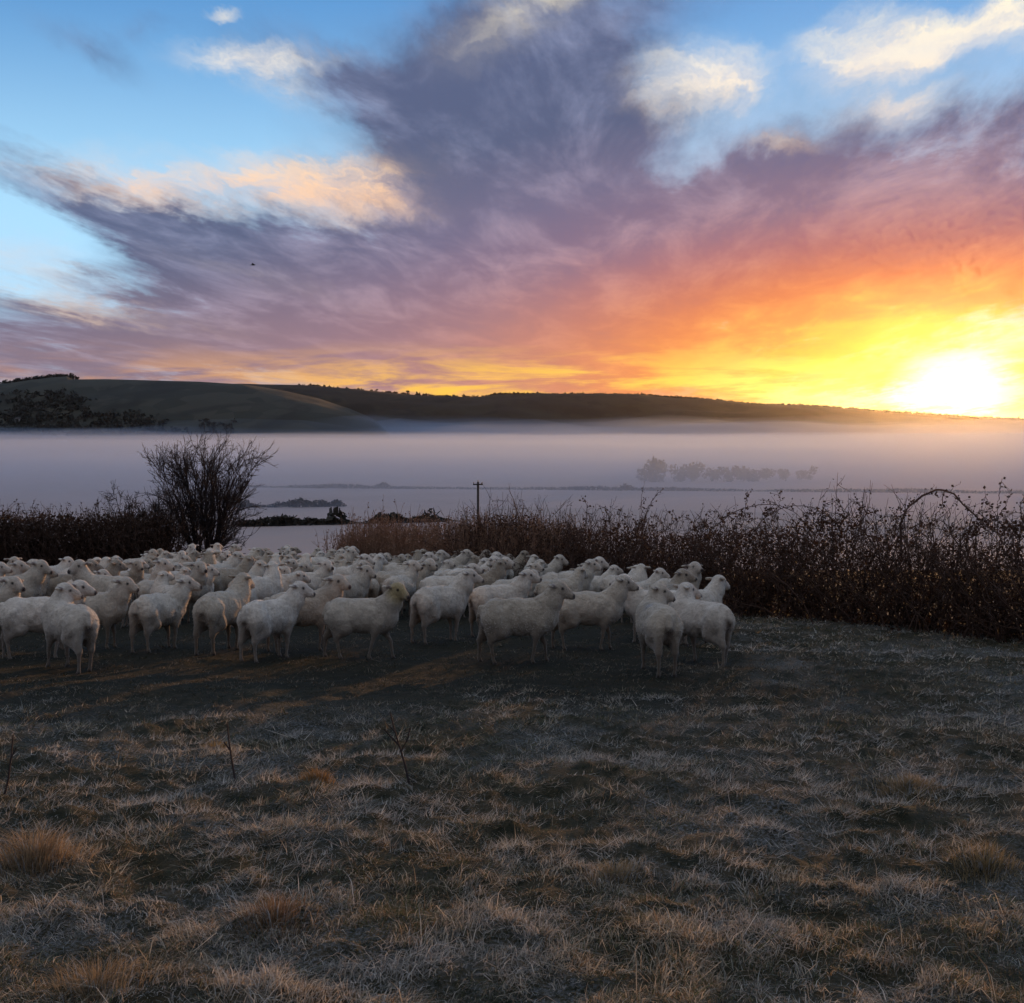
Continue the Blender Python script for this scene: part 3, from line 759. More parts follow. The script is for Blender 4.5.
# bare multi-stemmed trees
def bare_tree(px, d, ht, wd, nst, label, seed, sub=(7, 5, 4), name='bare_tree', r0=0.06, cat='tree'):
    rs = np.random.default_rng(seed)
    x = (px - W / 2) / F * d
    o = empty(name, (x, d, hz(x, d) - 0.05)); tag(o, label, cat)
    a_ = rs.uniform(0, 2 * math.pi, nst); tilt = np.sqrt(rs.random(nst)) * 0.62 * wd / ht * 1.25
    P0 = np.column_stack([np.cos(a_) * 0.25, np.sin(a_) * 0.25, np.zeros(nst)])
    D0 = np.column_stack([np.cos(a_) * tilt, np.sin(a_) * tilt, np.ones(nst)])
    Ln = ht * rs.uniform(0.80, 1.0, nst) * (1 - 0.62 * tilt)
    P1 = grow(P0, D0, Ln, 10, rs, 0.075, 0.045)
    r1 = rs.uniform(0.6, 1.0, nst) * r0
    for i in range(nst):
        V, Q = tubes(P1[i:i + 1], taper(1, 10, r1[i:i + 1], 0.008), 6)
        link('stem', mesh_quads('stem', V, Q, smooth_shade=True), tree_m, o)
    parts = []
    bp, bd, ii, tt = branch_from(P1, sub[0], rs, 0.10, 0.97, 0.42); out = np.column_stack([bp[:, :2], np.zeros(len(bp))]); bd = bd + 0.42 * out / (np.linalg.norm(out, axis=1, keepdims=True) + 0.2)
    P2 = grow(bp, bd, ht * rs.uniform(0.16, 0.34, len(bp)) * (1.15 - 0.6 * tt), 6, rs, 0.12, 0.05); parts.append(tubes(P2, taper(len(P2), 6, np.full(len(P2), 0.017) * r0 / 0.06, 0.006), 4))
    bp, bd, _, tt = branch_from(P2, sub[1], rs, 0.15, 1.0, 0.5); bd[:, 2] += 0.12
    P3 = grow(bp, bd, ht * rs.uniform(0.06, 0.15, len(bp)), 4, rs, 0.14, 0.03); parts.append(tubes(P3, taper(len(P3), 4, np.full(len(P3), 0.010) * r0 / 0.06, 0.006)))
    bp, bd, _, tt = branch_from(P3, sub[2], rs, 0.2, 1.0, 0.5)
    P4 = grow(bp, bd, rs.uniform(0.08, 0.26, len(bp)), 3, rs, 0.15, 0.03); parts.append(tubes(P4, taper(len(P4), 3, np.full(len(P4), 0.007), 0.005)))
    V, Q = join(parts); link('crown', mesh_quads('crown', V, Q), tree_m, o)
    return o
bare_tree(203, 40.0, 5.0, 1.95, 34, 'bare round multi-stemmed tree standing behind the left of the flock', 5, (9, 6, 3), r0=0.048)
bare_tree(135, 39.2, 3.3, 2.4, 18, 'small leafless bush between the scrub hedge and the bare tree', 6, (6, 5, 3), 'bare_bush', 0.035, 'bush')
bare_tree(165, 39.6, 3.3, 2.0, 9, 'slender leafless bush touching the left side of the bare tree', 8, (6, 4, 3), 'bare_bush', 0.035, 'bush')
bare_tree(108, 38.6, 2.55, 2.6, 12, 'leafless bush at the right end of the scrub hedge', 9, (6, 4, 3), 'bare_bush', 0.035, 'bush')

# ================================================================== sheep (one continuous body each, from blended solids)
# fleece material: coat colour from the mesh, fine crimp as relief
wool, wl, wp = nmat('fleece')
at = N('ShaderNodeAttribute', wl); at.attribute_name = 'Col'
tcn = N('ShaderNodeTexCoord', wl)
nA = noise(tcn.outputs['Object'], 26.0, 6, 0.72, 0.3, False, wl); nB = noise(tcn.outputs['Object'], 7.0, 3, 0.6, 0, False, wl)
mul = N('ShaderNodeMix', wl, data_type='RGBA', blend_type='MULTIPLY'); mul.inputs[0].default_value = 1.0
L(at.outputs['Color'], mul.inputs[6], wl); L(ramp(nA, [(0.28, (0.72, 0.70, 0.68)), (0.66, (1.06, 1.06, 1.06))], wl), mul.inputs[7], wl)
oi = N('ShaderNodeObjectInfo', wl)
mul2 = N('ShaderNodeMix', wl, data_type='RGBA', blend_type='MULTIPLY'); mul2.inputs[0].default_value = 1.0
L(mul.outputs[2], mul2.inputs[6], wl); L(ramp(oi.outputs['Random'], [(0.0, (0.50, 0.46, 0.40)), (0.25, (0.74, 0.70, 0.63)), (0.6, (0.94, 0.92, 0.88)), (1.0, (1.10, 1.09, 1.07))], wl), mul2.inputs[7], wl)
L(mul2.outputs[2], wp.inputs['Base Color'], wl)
wp.inputs['Roughness'].default_value = 0.95; wp.inputs['Specular IOR Level'].default_value = 0.12
wp.inputs['Sheen Weight'].default_value = 0.35; wp.inputs['Sheen Roughness'].default_value = 0.5
bw = N('ShaderNodeBump', wl); bw.inputs['Strength'].default_value = 0.9; bw.inputs['Distance'].default_value = 0.03
L(M('ADD', nA, M('MULTIPLY', nB, 0.7, tree=wl), tree=wl), bw.inputs['Height'], wl); L(bw.outputs[0], wp.inputs['Normal'], wl)

FLEECE = {}
VOX = 0.0155
def lattice_noise(shape, scale, seed):
    r_ = np.random.default_rng(seed); g = [int(s / scale) + 3 for s in shape]
    n = r_.random(g)
    out = n
    for ax, s in enumerate(shape):
        q = np.arange(s) / scale; k = q.astype(int); f = q - k; f = f * f * (3 - 2 * f)
        sh = [1, 1, 1]; sh[ax] = s; f = f.reshape(sh)
        out = np.take(out, k, axis=ax) * (1 - f) + np.take(out, k + 1, axis=ax) * f
    return out - 0.5
def rotz(v, a): c_, s_ = math.cos(a), math.sin(a); return np.array([v[0] * c_ - v[1] * s_, v[0] * s_ + v[1] * c_, v[2]])

def sheep_mesh(name, turn=0.0, nod=-0.30, stride=0.0, seed=0, raise_=0.0, stain=None, raddle=False, fat=1.0, lower=False, VOX=VOX):
    """forward is +x; turn = head yaw against the body, radians"""
    lo = np.array([-0.72, -0.46, -0.03]); hi = np.array([0.98, 0.46, 1.12])
    if abs(turn) > 1.2: hi[0] = 0.86
    shape = np.ceil((hi - lo) / VOX).astype(int)
    ax = [lo[i] + VOX * np.arange(shape[i]) for i in range(3)]
    D = np.full(shape, 0.6, dtype=np.float32)
    def window(b0, b1, pad=0.13):
        s = []
        for i in range(3):
            a0 = int(max(0, math.floor((b0[i] - pad - lo[i]) / VOX))); a1 = int(min(shape[i], math.ceil((b1[i] + pad - lo[i]) / VOX) + 1)); s.append(slice(a0, max(a0 + 1, a1)))
        return tuple(s)
    def grid(w): return np.meshgrid(ax[0][w[0]], ax[1][w[1]], ax[2][w[2]], indexing='ij')
    def smin(w, d, k):
        a_ = D[w]; h = np.clip(0.5 + 0.5 * (d - a_) / k, 0, 1); D[w] = d * (1 - h) * 0 + (a_ * h + d * (1 - h)) - k * h * (1 - h)
    def ell(c_, r_, k=0.07, Rm=None):
        c_, r_ = np.array(c_), np.array(r_)
        mr = r_.max(); w = window(c_ - mr, c_ + mr); X, Y, Z = grid(w); q = np.stack([X - c_[0], Y - c_[1], Z - c_[2]], -1)
        if Rm is not None: q = q @ Rm
        k0 = np.linalg.norm(q / r_, axis=-1); k1 = np.linalg.norm(q / (r_ * r_), axis=-1) + 1e-9
        smin(w, k0 * (k0 - 1.0) / k1, k)
    def cone(a_, b_, ra, rb, k=0.04):
        a_, b_ = np.array(a_, float), np.array(b_, float); mr = max(ra, rb)
        w = window(np.minimum(a_, b_) - mr, np.maximum(a_, b_) + mr); X, Y, Z = grid(w)
        p = np.stack([X, Y, Z], -1) - a_; v = b_ - a_; t = np.clip((p @ v) / (v @ v), 0, 1)
        smin(w, np.linalg.norm(p - t[..., None] * v, axis=-1) - (ra + (rb - ra) * t), k)
    f = fat
    ell((0.27, 0, 0.53), (0.235, 0.165 * f, 0.205)); ell((0.02, 0, 0.515), (0.34, 0.195 * f, 0.205)); ell((-0.31, 0, 0.55), (0.215, 0.172 * f, 0.185))
    ell((-0.02, 0, 0.60), (0.42, 0.12, 0.125))
    # neck and head
    nb = np.array([0.34, 0, 0.60]); na_ = turn * 0.62
    if lower: nt = nb + rotz((0.20, 0, 0.12), na_)
    else: nt = nb + rotz((0.155 if abs(turn) < 1.3 else 0.10, 0, 0.245 + raise_), na_)
    mid = (nb + nt) / 2 + rotz((0.02, 0, -0.01), na_)
    cone(nb, mid, 0.155, 0.122, 0.09); cone(mid, nt, 0.122, 0.090, 0.05)
    hd = rotz((math.cos(nod), 0, math.sin(nod)), turn); side = rotz((0, 1, 0), turn); upv = np.cross(hd, side)
    if upv[2] < 0: upv = -upv
    ell(nt + hd * 0.03 + upv * 0.012, (0.095, 0.072, 0.082), 0.04, np.stack([hd, side, upv], 1))
    cone(nt + hd * 0.07 + upv * 0.0, nt + hd * 0.195 - upv * 0.012, 0.056, 0.033, 0.03)
    cone(nt + hd * 0.05 - upv * 0.04, nt + hd * 0.17 - upv * 0.035, 0.042, 0.024, 0.025)
    ell(nt + hd * 0.10 + upv * 0.028, (0.085, 0.032, 0.028), 0.02, np.stack([hd, side, upv], 1))
    for s in (-1, 1):
        e0 = nt - hd * 0.015 + side * s * 0.06 + upv * 0.035
        ed = side * s * 0.88 - upv * 0.10 - hd * 0.42; ed /= np.linalg.norm(ed)
        ev = np.cross(ed, hd); ev /= np.linalg.norm(ev); ew = np.cross(ed, ev)
        ell(e0 + ed * 0.070, (0.088, 0.038, 0.016), 0.014, np.stack([ed, ew, ev], 1))
        ell(nt + hd * 0.068 + side * s * 0.056 + upv * 0.030, (0.022, 0.014, 0.017), 0.008, np.stack([hd, side, upv], 1))
    # legs
    for s in (-1, 1):
        st = stride * s
        y = 0.098 * s
        sh = (0.27, y, 0.44); el_ = (0.25 + st * 0.3, y, 0.34); kn = (0.275 + st * 0.75, y * 0.98, 0.215); fe = (0.265 + st, y * 0.95, 0.055); ho = (0.285 + st, y * 0.95, 0.012)
        cone(sh, el_, 0.085, 0.058, 0.06); cone(el_, kn, 0.050, 0.027, 0.03); cone(kn, fe, 0.027, 0.0185, 0.012); cone(fe, ho, 0.023, 0.029, 0.01)
        st = -stride * s * 0.9
        y = 0.105 * s
        hp = (-0.34, y * 0.85, 0.52); sf = (-0.25 + st * 0.25, y * 1.10, 0.38); hk = (-0.445 + st * 0.75, y, 0.255); fe = (-0.43 + st, y, 0.055); ho = (-0.408 + st, y, 0.012)
        cone(hp, sf, 0.135, 0.090, 0.07); cone((-0.42, y * 0.9, 0.50), hk, 0.078, 0.031, 0.05); cone(sf, hk, 0.074, 0.031, 0.05); cone(hk, fe, 0.028, 0.0190, 0.012); cone(fe, ho, 0.023, 0.029, 0.01)
    cone((-0.50, 0, 0.64), (-0.545, 0, 0.53), 0.040, 0.030, 0.03)
    # woolly unevenness on the fleece, not on head and legs
    X, Y, Z = np.meshgrid(*ax, indexing='ij', sparse=True)
    wm = np.clip((Z - 0.34) / 0.1, 0, 1) * np.clip((np.sqrt((X - nt[0]) ** 2 + (Y - nt[1]) ** 2 + (Z - nt[2]) ** 2) - 0.15) / 0.1, 0, 1)
    q_ = VOX / 0.0145
    D += (lattice_noise(shape, 3.2 / q_, seed) * 0.014 + lattice_noise(shape, 6.0 / q_, seed + 2) * 0.016 + lattice_noise(shape, 12.0 / q_, seed + 1) * 0.028) * wm
    # surface nets
    In = D < 0
    a_, b_, c_ = [s - 1 for s in shape]
    cnt = np.zeros((a_, b_, c_), np.int8); P = np.zeros((a_, b_, c_, 3), np.float32); ne = np.zeros((a_, b_, c_), np.float32)
    corners = [(i, j, k) for i in (0, 1) for j in (0, 1) for k in (0, 1)]
    sl = lambda o: (slice(o[0], o[0] + a_), slice(o[1], o[1] + b_), slice(o[2], o[2] + c_))
    for o in corners: cnt += In[sl(o)]
    act = (cnt > 0) & (cnt < 8)
    ia = np.argwhere(act)
    dv = np.stack([D[ia[:, 0] + o[0], ia[:, 1] + o[1], ia[:, 2] + o[2]] for o in corners], 1)
    acc = np.zeros((len(ia), 3)); nn = np.zeros(len(ia))
    ca = np.array(corners, float)
    for p in range(8):
        for q in range(p + 1, 8):
            if np.abs(ca[p] - ca[q]).sum() == 1:
                d0, d1 = dv[:, p], dv[:, q]; m_ = (d0 < 0) != (d1 < 0)
                t = np.where(m_, d0 / np.where(np.abs(d0 - d1) < 1e-9, 1, d0 - d1), 0)[:, None]
                acc += m_[:, None] * (ca[p] + t * (ca[q] - ca[p])); nn += m_
    V = lo + VOX * (ia + acc / nn[:, None])
    vid = -np.ones((a_, b_, c_), int); vid[tuple(ia.T)] = np.arange(len(ia))
    Q = []
    for axn in range(3):
        u, v = [(1, 2), (2, 0), (0, 1)][axn]
        s0 = [slice(None)] * 3; s1 = [slice(None)] * 3
        s0[axn] = slice(0, -1); s1[axn] = slice(1, None)
        i0 = In[tuple(s0)]; i1 = In[tuple(s1)]
        e = np.argwhere(i0 != i1); flip = i0[tuple(e.T)]
        ok = (e[:, u] > 0) & (e[:, v] > 0) & (e[:, u] < shape[u] - 1) & (e[:, v] < shape[v] - 1); e = e[ok]; flip = flip[ok]
        du = np.zeros(3, int); du[u] = 1; dvv = np.zeros(3, int); dvv[v] = 1
        q4 = np.stack([vid[tuple((e - du - dvv).T)], vid[tuple((e - dvv).T)], vid[tuple(e.T)], vid[tuple((e - du).T)]], 1)
        q4 = np.where(flip[:, None], q4, q4[:, ::-1]); Q.append(q4)
    Q = np.vstack(Q); Q = Q[(Q >= 0).all(1)]
    # coat colours, with dirt and some painted shade
    r_ = np.random.default_rng(seed + 5)
    tone = r_.uniform(0.92, 1.06)
    col = np.tile(np.array([0.74, 0.675, 0.565]) * tone, (len(V), 1))
    mot = (fbm(V[:, 0] * 9 + seed, V[:, 2] * 9 + V[:, 1] * 6, seed + 3, 3) - 0.5)
    col *= (1 + 0.30 * mot)[:, None]
    def paint(mask, c_): 
        m_ = np.clip(mask, 0, 1)[:, None]; col[:] = col * (1 - m_) + np.array(c_) * m_
    dh = np.linalg.norm(V - (nt + hd * 0.10), axis=1)
    paint(np.clip((0.155 - dh) / 0.06, 0, 1) * 0.7, (0.60, 0.53, 0.45))
    if stain is not None: paint(np.clip((0.21 - np.linalg.norm(V - (nt + hd * 0.04), axis=1)) / 0.1, 0, 1) * 0.75, stain)
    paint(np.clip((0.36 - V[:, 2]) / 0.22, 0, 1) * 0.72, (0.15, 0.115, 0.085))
    paint(np.clip((0.53 - V[:, 2] + 0.14 * mot) / 0.22, 0, 1) * 0.72, (0.17, 0.135, 0.10))  # dirt plus under-body shade painted into the coat, darker downwards
    dt = np.sqrt(((V[:, 0] + 0.52) / 0.10) ** 2 + (V[:, 1] / 0.065) ** 2 + ((V[:, 2] - 0.47) / 0.10) ** 2)
    paint((1.15 - dt) * 1.3 * r_.uniform(0.4, 1.0), (0.10, 0.072, 0.05)); paint(np.clip((1.6 - np.sqrt(((V[:, 0] + 0.48) / 0.12) ** 2 + (V[:, 1] / 0.09) ** 2 + ((V[:, 2] - 0.40) / 0.16) ** 2)), 0, 1) * 0.5, (0.22, 0.165, 0.11))
    if raddle:
        dr = np.sqrt(((V[:, 0] - 0.10) / 0.14) ** 2 + ((V[:, 1] - 0.08) / 0.07) ** 2 + ((V[:, 2] - 0.7) / 0.2) ** 2)
        paint((1.0 - dr) * 0.8, (0.32, 0.40, 0.52))
    nose = nt + hd * 0.222 - upv * 0.006
    paint((0.044 - np.linalg.norm(V - nose, axis=1)) / 0.016, (0.055, 0.04, 0.04))
    for s in (-1, 1):
        ey = nt + hd * 0.070 + side * s * 0.066 + upv * 0.030
        paint((0.0235 - np.linalg.norm(V - ey, axis=1)) / 0.010, (0.025, 0.018, 0.014))
        ei = e_in = nt - hd * 0.015 + side * s * 0.06 + upv * 0.035 + (side * s * 0.88 - upv * 0.10 - hd * 0.42) * 0.075 + hd * 0.014
        paint((0.05 - np.linalg.norm(V - ei, axis=1)) / 0.04 * 1.2, (0.17, 0.11, 0.09))  # inner ear, its shadow painted into the colour
    paint((V[:, 2] < 0.035) * 0.9, (0.06, 0.05, 0.04))
    # compact the trunk lengthwise, leave the head as it is
    w_ = np.clip((0.34 - np.linalg.norm(V - nt, axis=1)) / 0.14, 0, 1); w_ = w_ * w_ * (3 - 2 * w_)
    def compact(P, w_): P[:, 0] = 0.86 * P[:, 0] * (1 - w_) + (0.86 * nt[0] + (P[:, 0] - nt[0])) * w_; P[:, 1] *= 0.87 + 0.13 * w_
    compact(V, w_)
    # short locks of wool standing off the trunk and neck
    ctr = V[Q].mean(1); nrm = np.cross(V[Q[:, 2]] - V[Q[:, 0]], V[Q[:, 3]] - V[Q[:, 1]]); nrm /= np.linalg.norm(nrm, axis=1, keepdims=True) + 1e-9
    head_d = np.linalg.norm(ctr - np.array([0.86 * nt[0], nt[1], nt[2]]), axis=1)
    ok = np.where((ctr[:, 2] > 0.33) & (head_d > 0.13))[0]
    pick = r_.choice(ok, min(len(ok), 3200), replace=False); c0 = ctr[pick]; n0 = nrm[pick]; k = len(pick)
    tg = np.cross(n0, r_.normal(size=(k, 3))); tg /= np.linalg.norm(tg, axis=1, keepdims=True) + 1e-9
    ln = r_.uniform(0.004, 0.011, (k, 1)); wd = r_.uniform(0.005, 0.010, (k, 1))
    tipv = c0 + n0 * ln + np.array([-0.003, 0, -0.008]) * r_.uniform(0.3, 1.4, (k, 1))
    TV = np.stack([c0 - tg * wd - n0 * 0.003, c0 + tg * wd - n0 * 0.003, tipv], 1).reshape(-1, 3)
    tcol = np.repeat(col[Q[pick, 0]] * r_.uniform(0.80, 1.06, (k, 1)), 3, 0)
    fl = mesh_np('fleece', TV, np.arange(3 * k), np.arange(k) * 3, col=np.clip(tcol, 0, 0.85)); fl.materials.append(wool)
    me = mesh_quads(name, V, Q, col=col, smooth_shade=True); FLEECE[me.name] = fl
    return me

placed = []     # (x, y, yaw)
def put_sheep(me, x, y, yaw, label, group, scale=1.0):
    o = bpy.data.objects.new('sheep', me); COL.objects.link(o)
    o.location = (x, y, hz(x, y) - 0.012); o.rotation_euler = (0, 0, yaw); o.scale = (scale,) * 3
    # feet follow the slope of the field
    nx = -(hz(x + 0.4, y) - hz(x - 0.4, y)) / 0.8; ny = -(hz(x, y + 0.4) - hz(x, y - 0.4)) / 0.8
    q = Vector((0, 0, 1)).rotation_difference(Vector((nx, ny, 1)).normalized())
    o.rotation_euler = (q @ Euler((0, 0, yaw)).to_quaternion()).to_euler()
    tag(o, label, 'sheep', group)
    fo = bpy.data.objects.new('fleece', FLEECE[me.name]); COL.objects.link(fo); fo.parent = o; fo['kind'] = 'stuff'
    placed.append((x, y, yaw)); return o
FR = 'sheep along the front of the flock'
front = [  # column, foot row, body yaw, head yaw, stride, label, extras
    (68, 661, 138, 16, 0.07, 'white sheep nearest at far left, rump to camera, head turned right', {}),
    (40, 650, 14, 2, 0.06, 'white sheep half hidden behind the nearest far-left sheep, facing right', {}),
    (92, 641, 10, -14, 0.04, 'white faced sheep peering out right of the nearest far-left sheep', {}),
    (-22, 643, 6, -30, 0.02, 'white sheep cut off by the left picture edge, front row', {}),
    (160, 643, 68, 4, 0.05, 'white sheep rump to camera, looking right, right of the far-left pair', {}),
    (222, 645, 72, 62, 0.05, 'white sheep walking away in the gap between two right-looking sheep, head averted', {}),
    (270, 652, 60, -2, 0.03, 'large white sheep rump to camera with head in right profile, left of the yellow-headed sheep', {}),
    (303, 644, 22, -28, 0.05, 'shadowed sheep with head just behind the yellow-headed sheep', {}),
    (362, 651, -4, -34, 0.15, 'white sheep with yellow-stained head striding right', {'stain': (0.46, 0.36, 0.13)}),
    (440, 637, 46, 2, 0.04, 'white sheep with raised head in profile, right of the yellow-headed sheep', {'raise_': 0.02}),
    (500, 630, 26, -6, 0.03, 'white sheep looking right over the back of the mid-front side-on sheep', {}),
    (519, 656, 4, -12, 0.10, 'white sheep side-on in the middle front, left of its twin profile', {}),
    (587, 643, 4, -2, 0.08, 'white sheep side-on with head high, nose meeting a left-facing sheep', {'raise_': 0.02}),
    (655, 634, 158, 186, 0.04, 'sheep facing left against the flock, nose to nose with its neighbour', {}),
    (657, 666, 98, -4, 0.03, 'white sheep with rump to camera and blue smudge on back, nearest at right', {'raddle': True}),
    (700, 655, 128, 14, 0.09, 'white sheep at the right end of the flock, rump to the right, looking right', {}),
    (668, 629, 62, -16, 0.03, 'rearmost sheep of the right-end group, head up before the hedge', {}),
    (698, 637, 40, 30, 0.03, 'sheep half hidden behind the rightmost sheep, only neck and head showing', {}),
]
for i, (px, py, by, hy, st, lb, kw) in enumerate(front):
    tr_ = (hy - by + 180) % 360 - 180
    tr_ = max(-125, min(125, tr_))
    x, y = ground_at(px, py + 7)
    me = sheep_mesh('sheep', R(tr_), -0.30 + 0.06 * math.sin(i * 2.1), st, 100 + 3 * i, fat=1.0 + 0.05 * math.sin(i * 1.7), **kw)
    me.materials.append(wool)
    put_sheep(me, x, y, R(by), lb, FR, 1.0 + 0.025 * math.sin(i * 2.9))

variants = []
for i, (tr_, st, rz, lw) in enumerate([(-105, 0.03, 0.03, 0), (-75, 0.06, -0.03, 0), (25, 0.02, 0.03, 0), (-95, 0.05, 0, 0), (-60, 0.03, 0.02, 0), (-30, 0.07, 0, 0), (0, 0.04, 0.02, 0), (12, 0.06, 0, 0), (40, 0.03, 0, 0), (80, 0.05, 0.02, 0), (-15, 0.05, 0, 1)]):
    me = sheep_mesh('sheep', R(tr_), -0.28 + 0.14 * math.cos(i * 2.3), st, 300 + 5 * i, raise_=rz, fat=1.0 + 0.09 * math.cos(i), lower=bool(lw), VOX=0.018); me.materials.append(wool); variants.append((tr_, me))

poly = [ground_at(*p) for p in [(-70, 633), (300, 627), (470, 620), (640, 624), (700, 630), (640, 616), (585, 608), (540, 600), (490, 591), (420, 583), (350, 579.5), (240, 578), (140, 579), (128, 590), (100, 603), (-70, 606)]]
def inside(x, y):
    c_ = False; j = len(poly) - 1
    for i in range(len(poly)):
        xi, yi = poly[i]; xj, yj = poly[j]
        if (yi > y) != (yj > y) and x < (xj - xi) * (y - yi) / (yj - yi) + xi: c_ = not c_
        j = i
    return c_
def segs(x, y, a_): 
    k = np.array([-0.37, -0.12, 0.12, 0.37]); return np.column_stack([x + k * math.cos(a_), y + k * math.sin(a_)])
px_ = [p[0] for p in poly]; py_ = [p[1] for p in poly]
rr = random.Random(12)
cl = [segs(*p) for p in placed]
tries = 0; nfill = 0
while tries < 9000 and nfill < 280:
    tries += 1
    x = rr.uniform(min(px_), max(px_)); y = rr.uniform(min(py_), max(py_))
    if not inside(x, y): continue
    a_ = R(rr.gauss(28, 38)) if rr.random() < 0.88 else R(rr.uniform(0, 360))
    s = segs(x, y, a_)
    if cl and min(np.min(np.hypot(s[:, None, 0] - c_[None, :, 0], s[:, None, 1] - c_[None, :, 1])) for c_ in cl) < 0.45: continue
    cl.append(s); nfill += 1
    # most heads look to the right, a few to the camera
    want = rr.gauss(-4, 26) if rr.random() < 0.86 else rr.choice([-80, 80, 180])
    need = (want - math.degrees(a_) + 180) % 360 - 180
    v = min(variants[:-1], key=lambda q: abs(q[0] - need)) if rr.random() > 0.06 else variants[-1]
    col_px = W / 2 + F * x / y
    hd_ = (math.degrees(a_) + v[0] + 180) % 360 - 180
    face = 'looking right' if abs(hd_) < 45 else ('looking left' if abs(hd_) > 135 else ('looking away' if hd_ > 0 else 'facing the camera'))
    if v is variants[-1]: face = 'with lowered head'
    if y > 24.5:
        g = 'sheep in the rearmost rows'
        lb = 'small white sheep %s, packed in the rearmost rows %s' % (face, 'below the bare tree' if col_px < 235 else ('below the misty valley gap' if col_px < 345 else 'before the dead weeds'))
    elif col_px > 480: lb, g = 'white sheep %s, in the rows between the front sheep and the russet hedge' % face, 'sheep beside the hedge'
    elif col_px < 130: lb, g = 'white sheep %s, in the crowd before the left scrub hedge' % face, 'sheep before the left hedge'
    else:
        g = 'sheep in the middle of the flock'
        lb = 'white sheep %s, %s behind the front row, %s' % (face, 'close' if y < 17.5 else 'several ranks', 'left of the yellow-headed sheep' if col_px < 360 else 'right of the yellow-headed sheep')
    put_sheep(v[1], x, y, a_, lb, g, rr.uniform(0.87, 1.07))
print('SHEEP', len(placed))

# ================================================================== grass
def blades(X, Y, hgt, wid, lean, az_, col, simple=False):
    n = len(X); Z = Hz(X, Y) - 0.01
    B = np.column_stack([X, Y, Z]); d = np.column_stack([np.cos(az_), np.sin(az_), np.zeros(n)])
    fa = rng.uniform(0, math.pi, n); s = np.column_stack([np.cos(fa), np.sin(fa), np.zeros(n)]) * wid[:, None] * 0.5
    up = np.array([0, 0, 1.0])
    tip = B + up * (hgt * (1.0 - 0.25 * lean))[:, None] + d * (hgt * lean)[:, None]
    if simple:
        V = np.stack([B - s, B + s, tip], 1).reshape(-1, 3)
        return V, np.arange(3 * n), np.arange(n) * 3, np.repeat(col, 3, 0)
    mid = B + up * (hgt * 0.6)[:, None] + d * (hgt * lean * 0.35)[:, None]
    V = np.stack([B - s, B + s, mid + s * 0.7, mid - s * 0.7, tip], 1).reshape(-1, 3)
    b = np.arange(n)[:, None] * 5
    loops = np.hstack([b + 0, b + 1, b + 2, b + 3, b + 3, b + 2, b + 4]).ravel()
    st = (np.arange(n)[:, None] * 7 + np.array([0, 4])).ravel()
    return V, loops, st, np.repeat(col, 5, 0)
grass_m = mat_leaf('frosted_grass', attr=True, rough=0.75, transl=0.35)
NB = 840000
th = rng.uniform(-0.62, 0.62, NB); rad = np.exp(rng.uniform(math.log(2.6), math.log(32.0), NB))
X = np.sin(th) * rad; Y = np.cos(th) * rad
cl1 = fbm(X * 5.5, Y * 6.5, 91, 2); cl2 = fbm(X * 1.1, Y * 1.5, 95, 3); cl3 = fbm(X * 9.0, Y * 10.0, 99, 2)
wobg = (fbm(X * 0.7, Y * 0.7, 88, 3) - 0.5) * 5; trample_shade = np.clip((Y + wobg - 8.6) / 2.2, 0, 1) * np.clip((4.0 - X - wobg) / 2.2, 0, 1)
keep = rng.random(NB) < np.clip(0.55 + 1.6 * (cl3 - 0.45), 0.25, 1) * (1 - 0.3 * trample_shade)
X, Y, rad, cl1, cl2, cl3, trample_shade = [q[keep] for q in (X, Y, rad, cl1, cl2, cl3, trample_shade)]
n = len(X)
tall = np.clip((cl1 - 0.36) * 3.4, 0, 1)
hgt = (0.014 + 0.034 * tall + 0.014 * rng.random(n)) * rng.uniform(0.6, 1.4, n) * np.where(rng.random(n) < 0.015, 2.2, 1.0) * (1 - 0.3 * trample_shade)
hgt *= np.clip(1.05 - (rad - 10) / 60, 0.7, 1.05)
wid = 0.0036 * np.maximum(1.0, rad / 4.5) * rng.uniform(0.7, 1.3, n)
# three kinds of blade mixed tuft by tuft: olive, brown straw, rimed straw
pick_ = rng.random(n) + (cl2 - 0.5) * 0.9 + (tall - 0.5) * 0.35
gcol = np.where((pick_ < 0.46)[:, None], np.array([0.100, 0.108, 0.050]), np.where((pick_ < 0.74)[:, None], np.array([0.26, 0.175, 0.095]), np.array([0.55, 0.46, 0.33])))
rime = (fbm(X * 2.3 + 40, Y * 3.0, 120, 3) - 0.40) * 3 + (rng.random(n) - 0.5) * 1.4
fr_ = (np.clip(rime, 0, 1) * (1 - 0.9 * trample_shade))[:, None]
gcol = gcol * (1 - 0.55 * fr_) + np.array([0.66, 0.65, 0.62]) * 0.55 * fr_
gcol *= rng.uniform(0.5, 1.3, (n, 1)) * (1 - 0.58 * trample_shade[:, None])  # trampled blades also darkened, painting in shade around the flock
gcol = np.minimum(gcol, 0.75)
laz = rng.uniform(0, 2 * math.pi, n) * 0.75 + fbm(X * 3.1, Y * 3.1, 130, 2) * 7.0
ln_ = rng.uniform(0.3, 2.2, n); nr = rad < 5.2
Va, la, sa_, ca_ = blades(X[nr], Y[nr], hgt[nr], wid[nr], ln_[nr], laz[nr], gcol[nr])
Vb, lb_, sb_, cb_ = blades(X[~nr], Y[~nr], hgt[~nr], wid[~nr] * 1.15, ln_[~nr], laz[~nr], gcol[~nr], True)
V = np.vstack([Va, Vb]); lp_ = np.concatenate([la, lb_ + len(Va)]); st_ = np.concatenate([sa_, sb_ + len(la)]); cc = np.vstack([ca_, cb_])
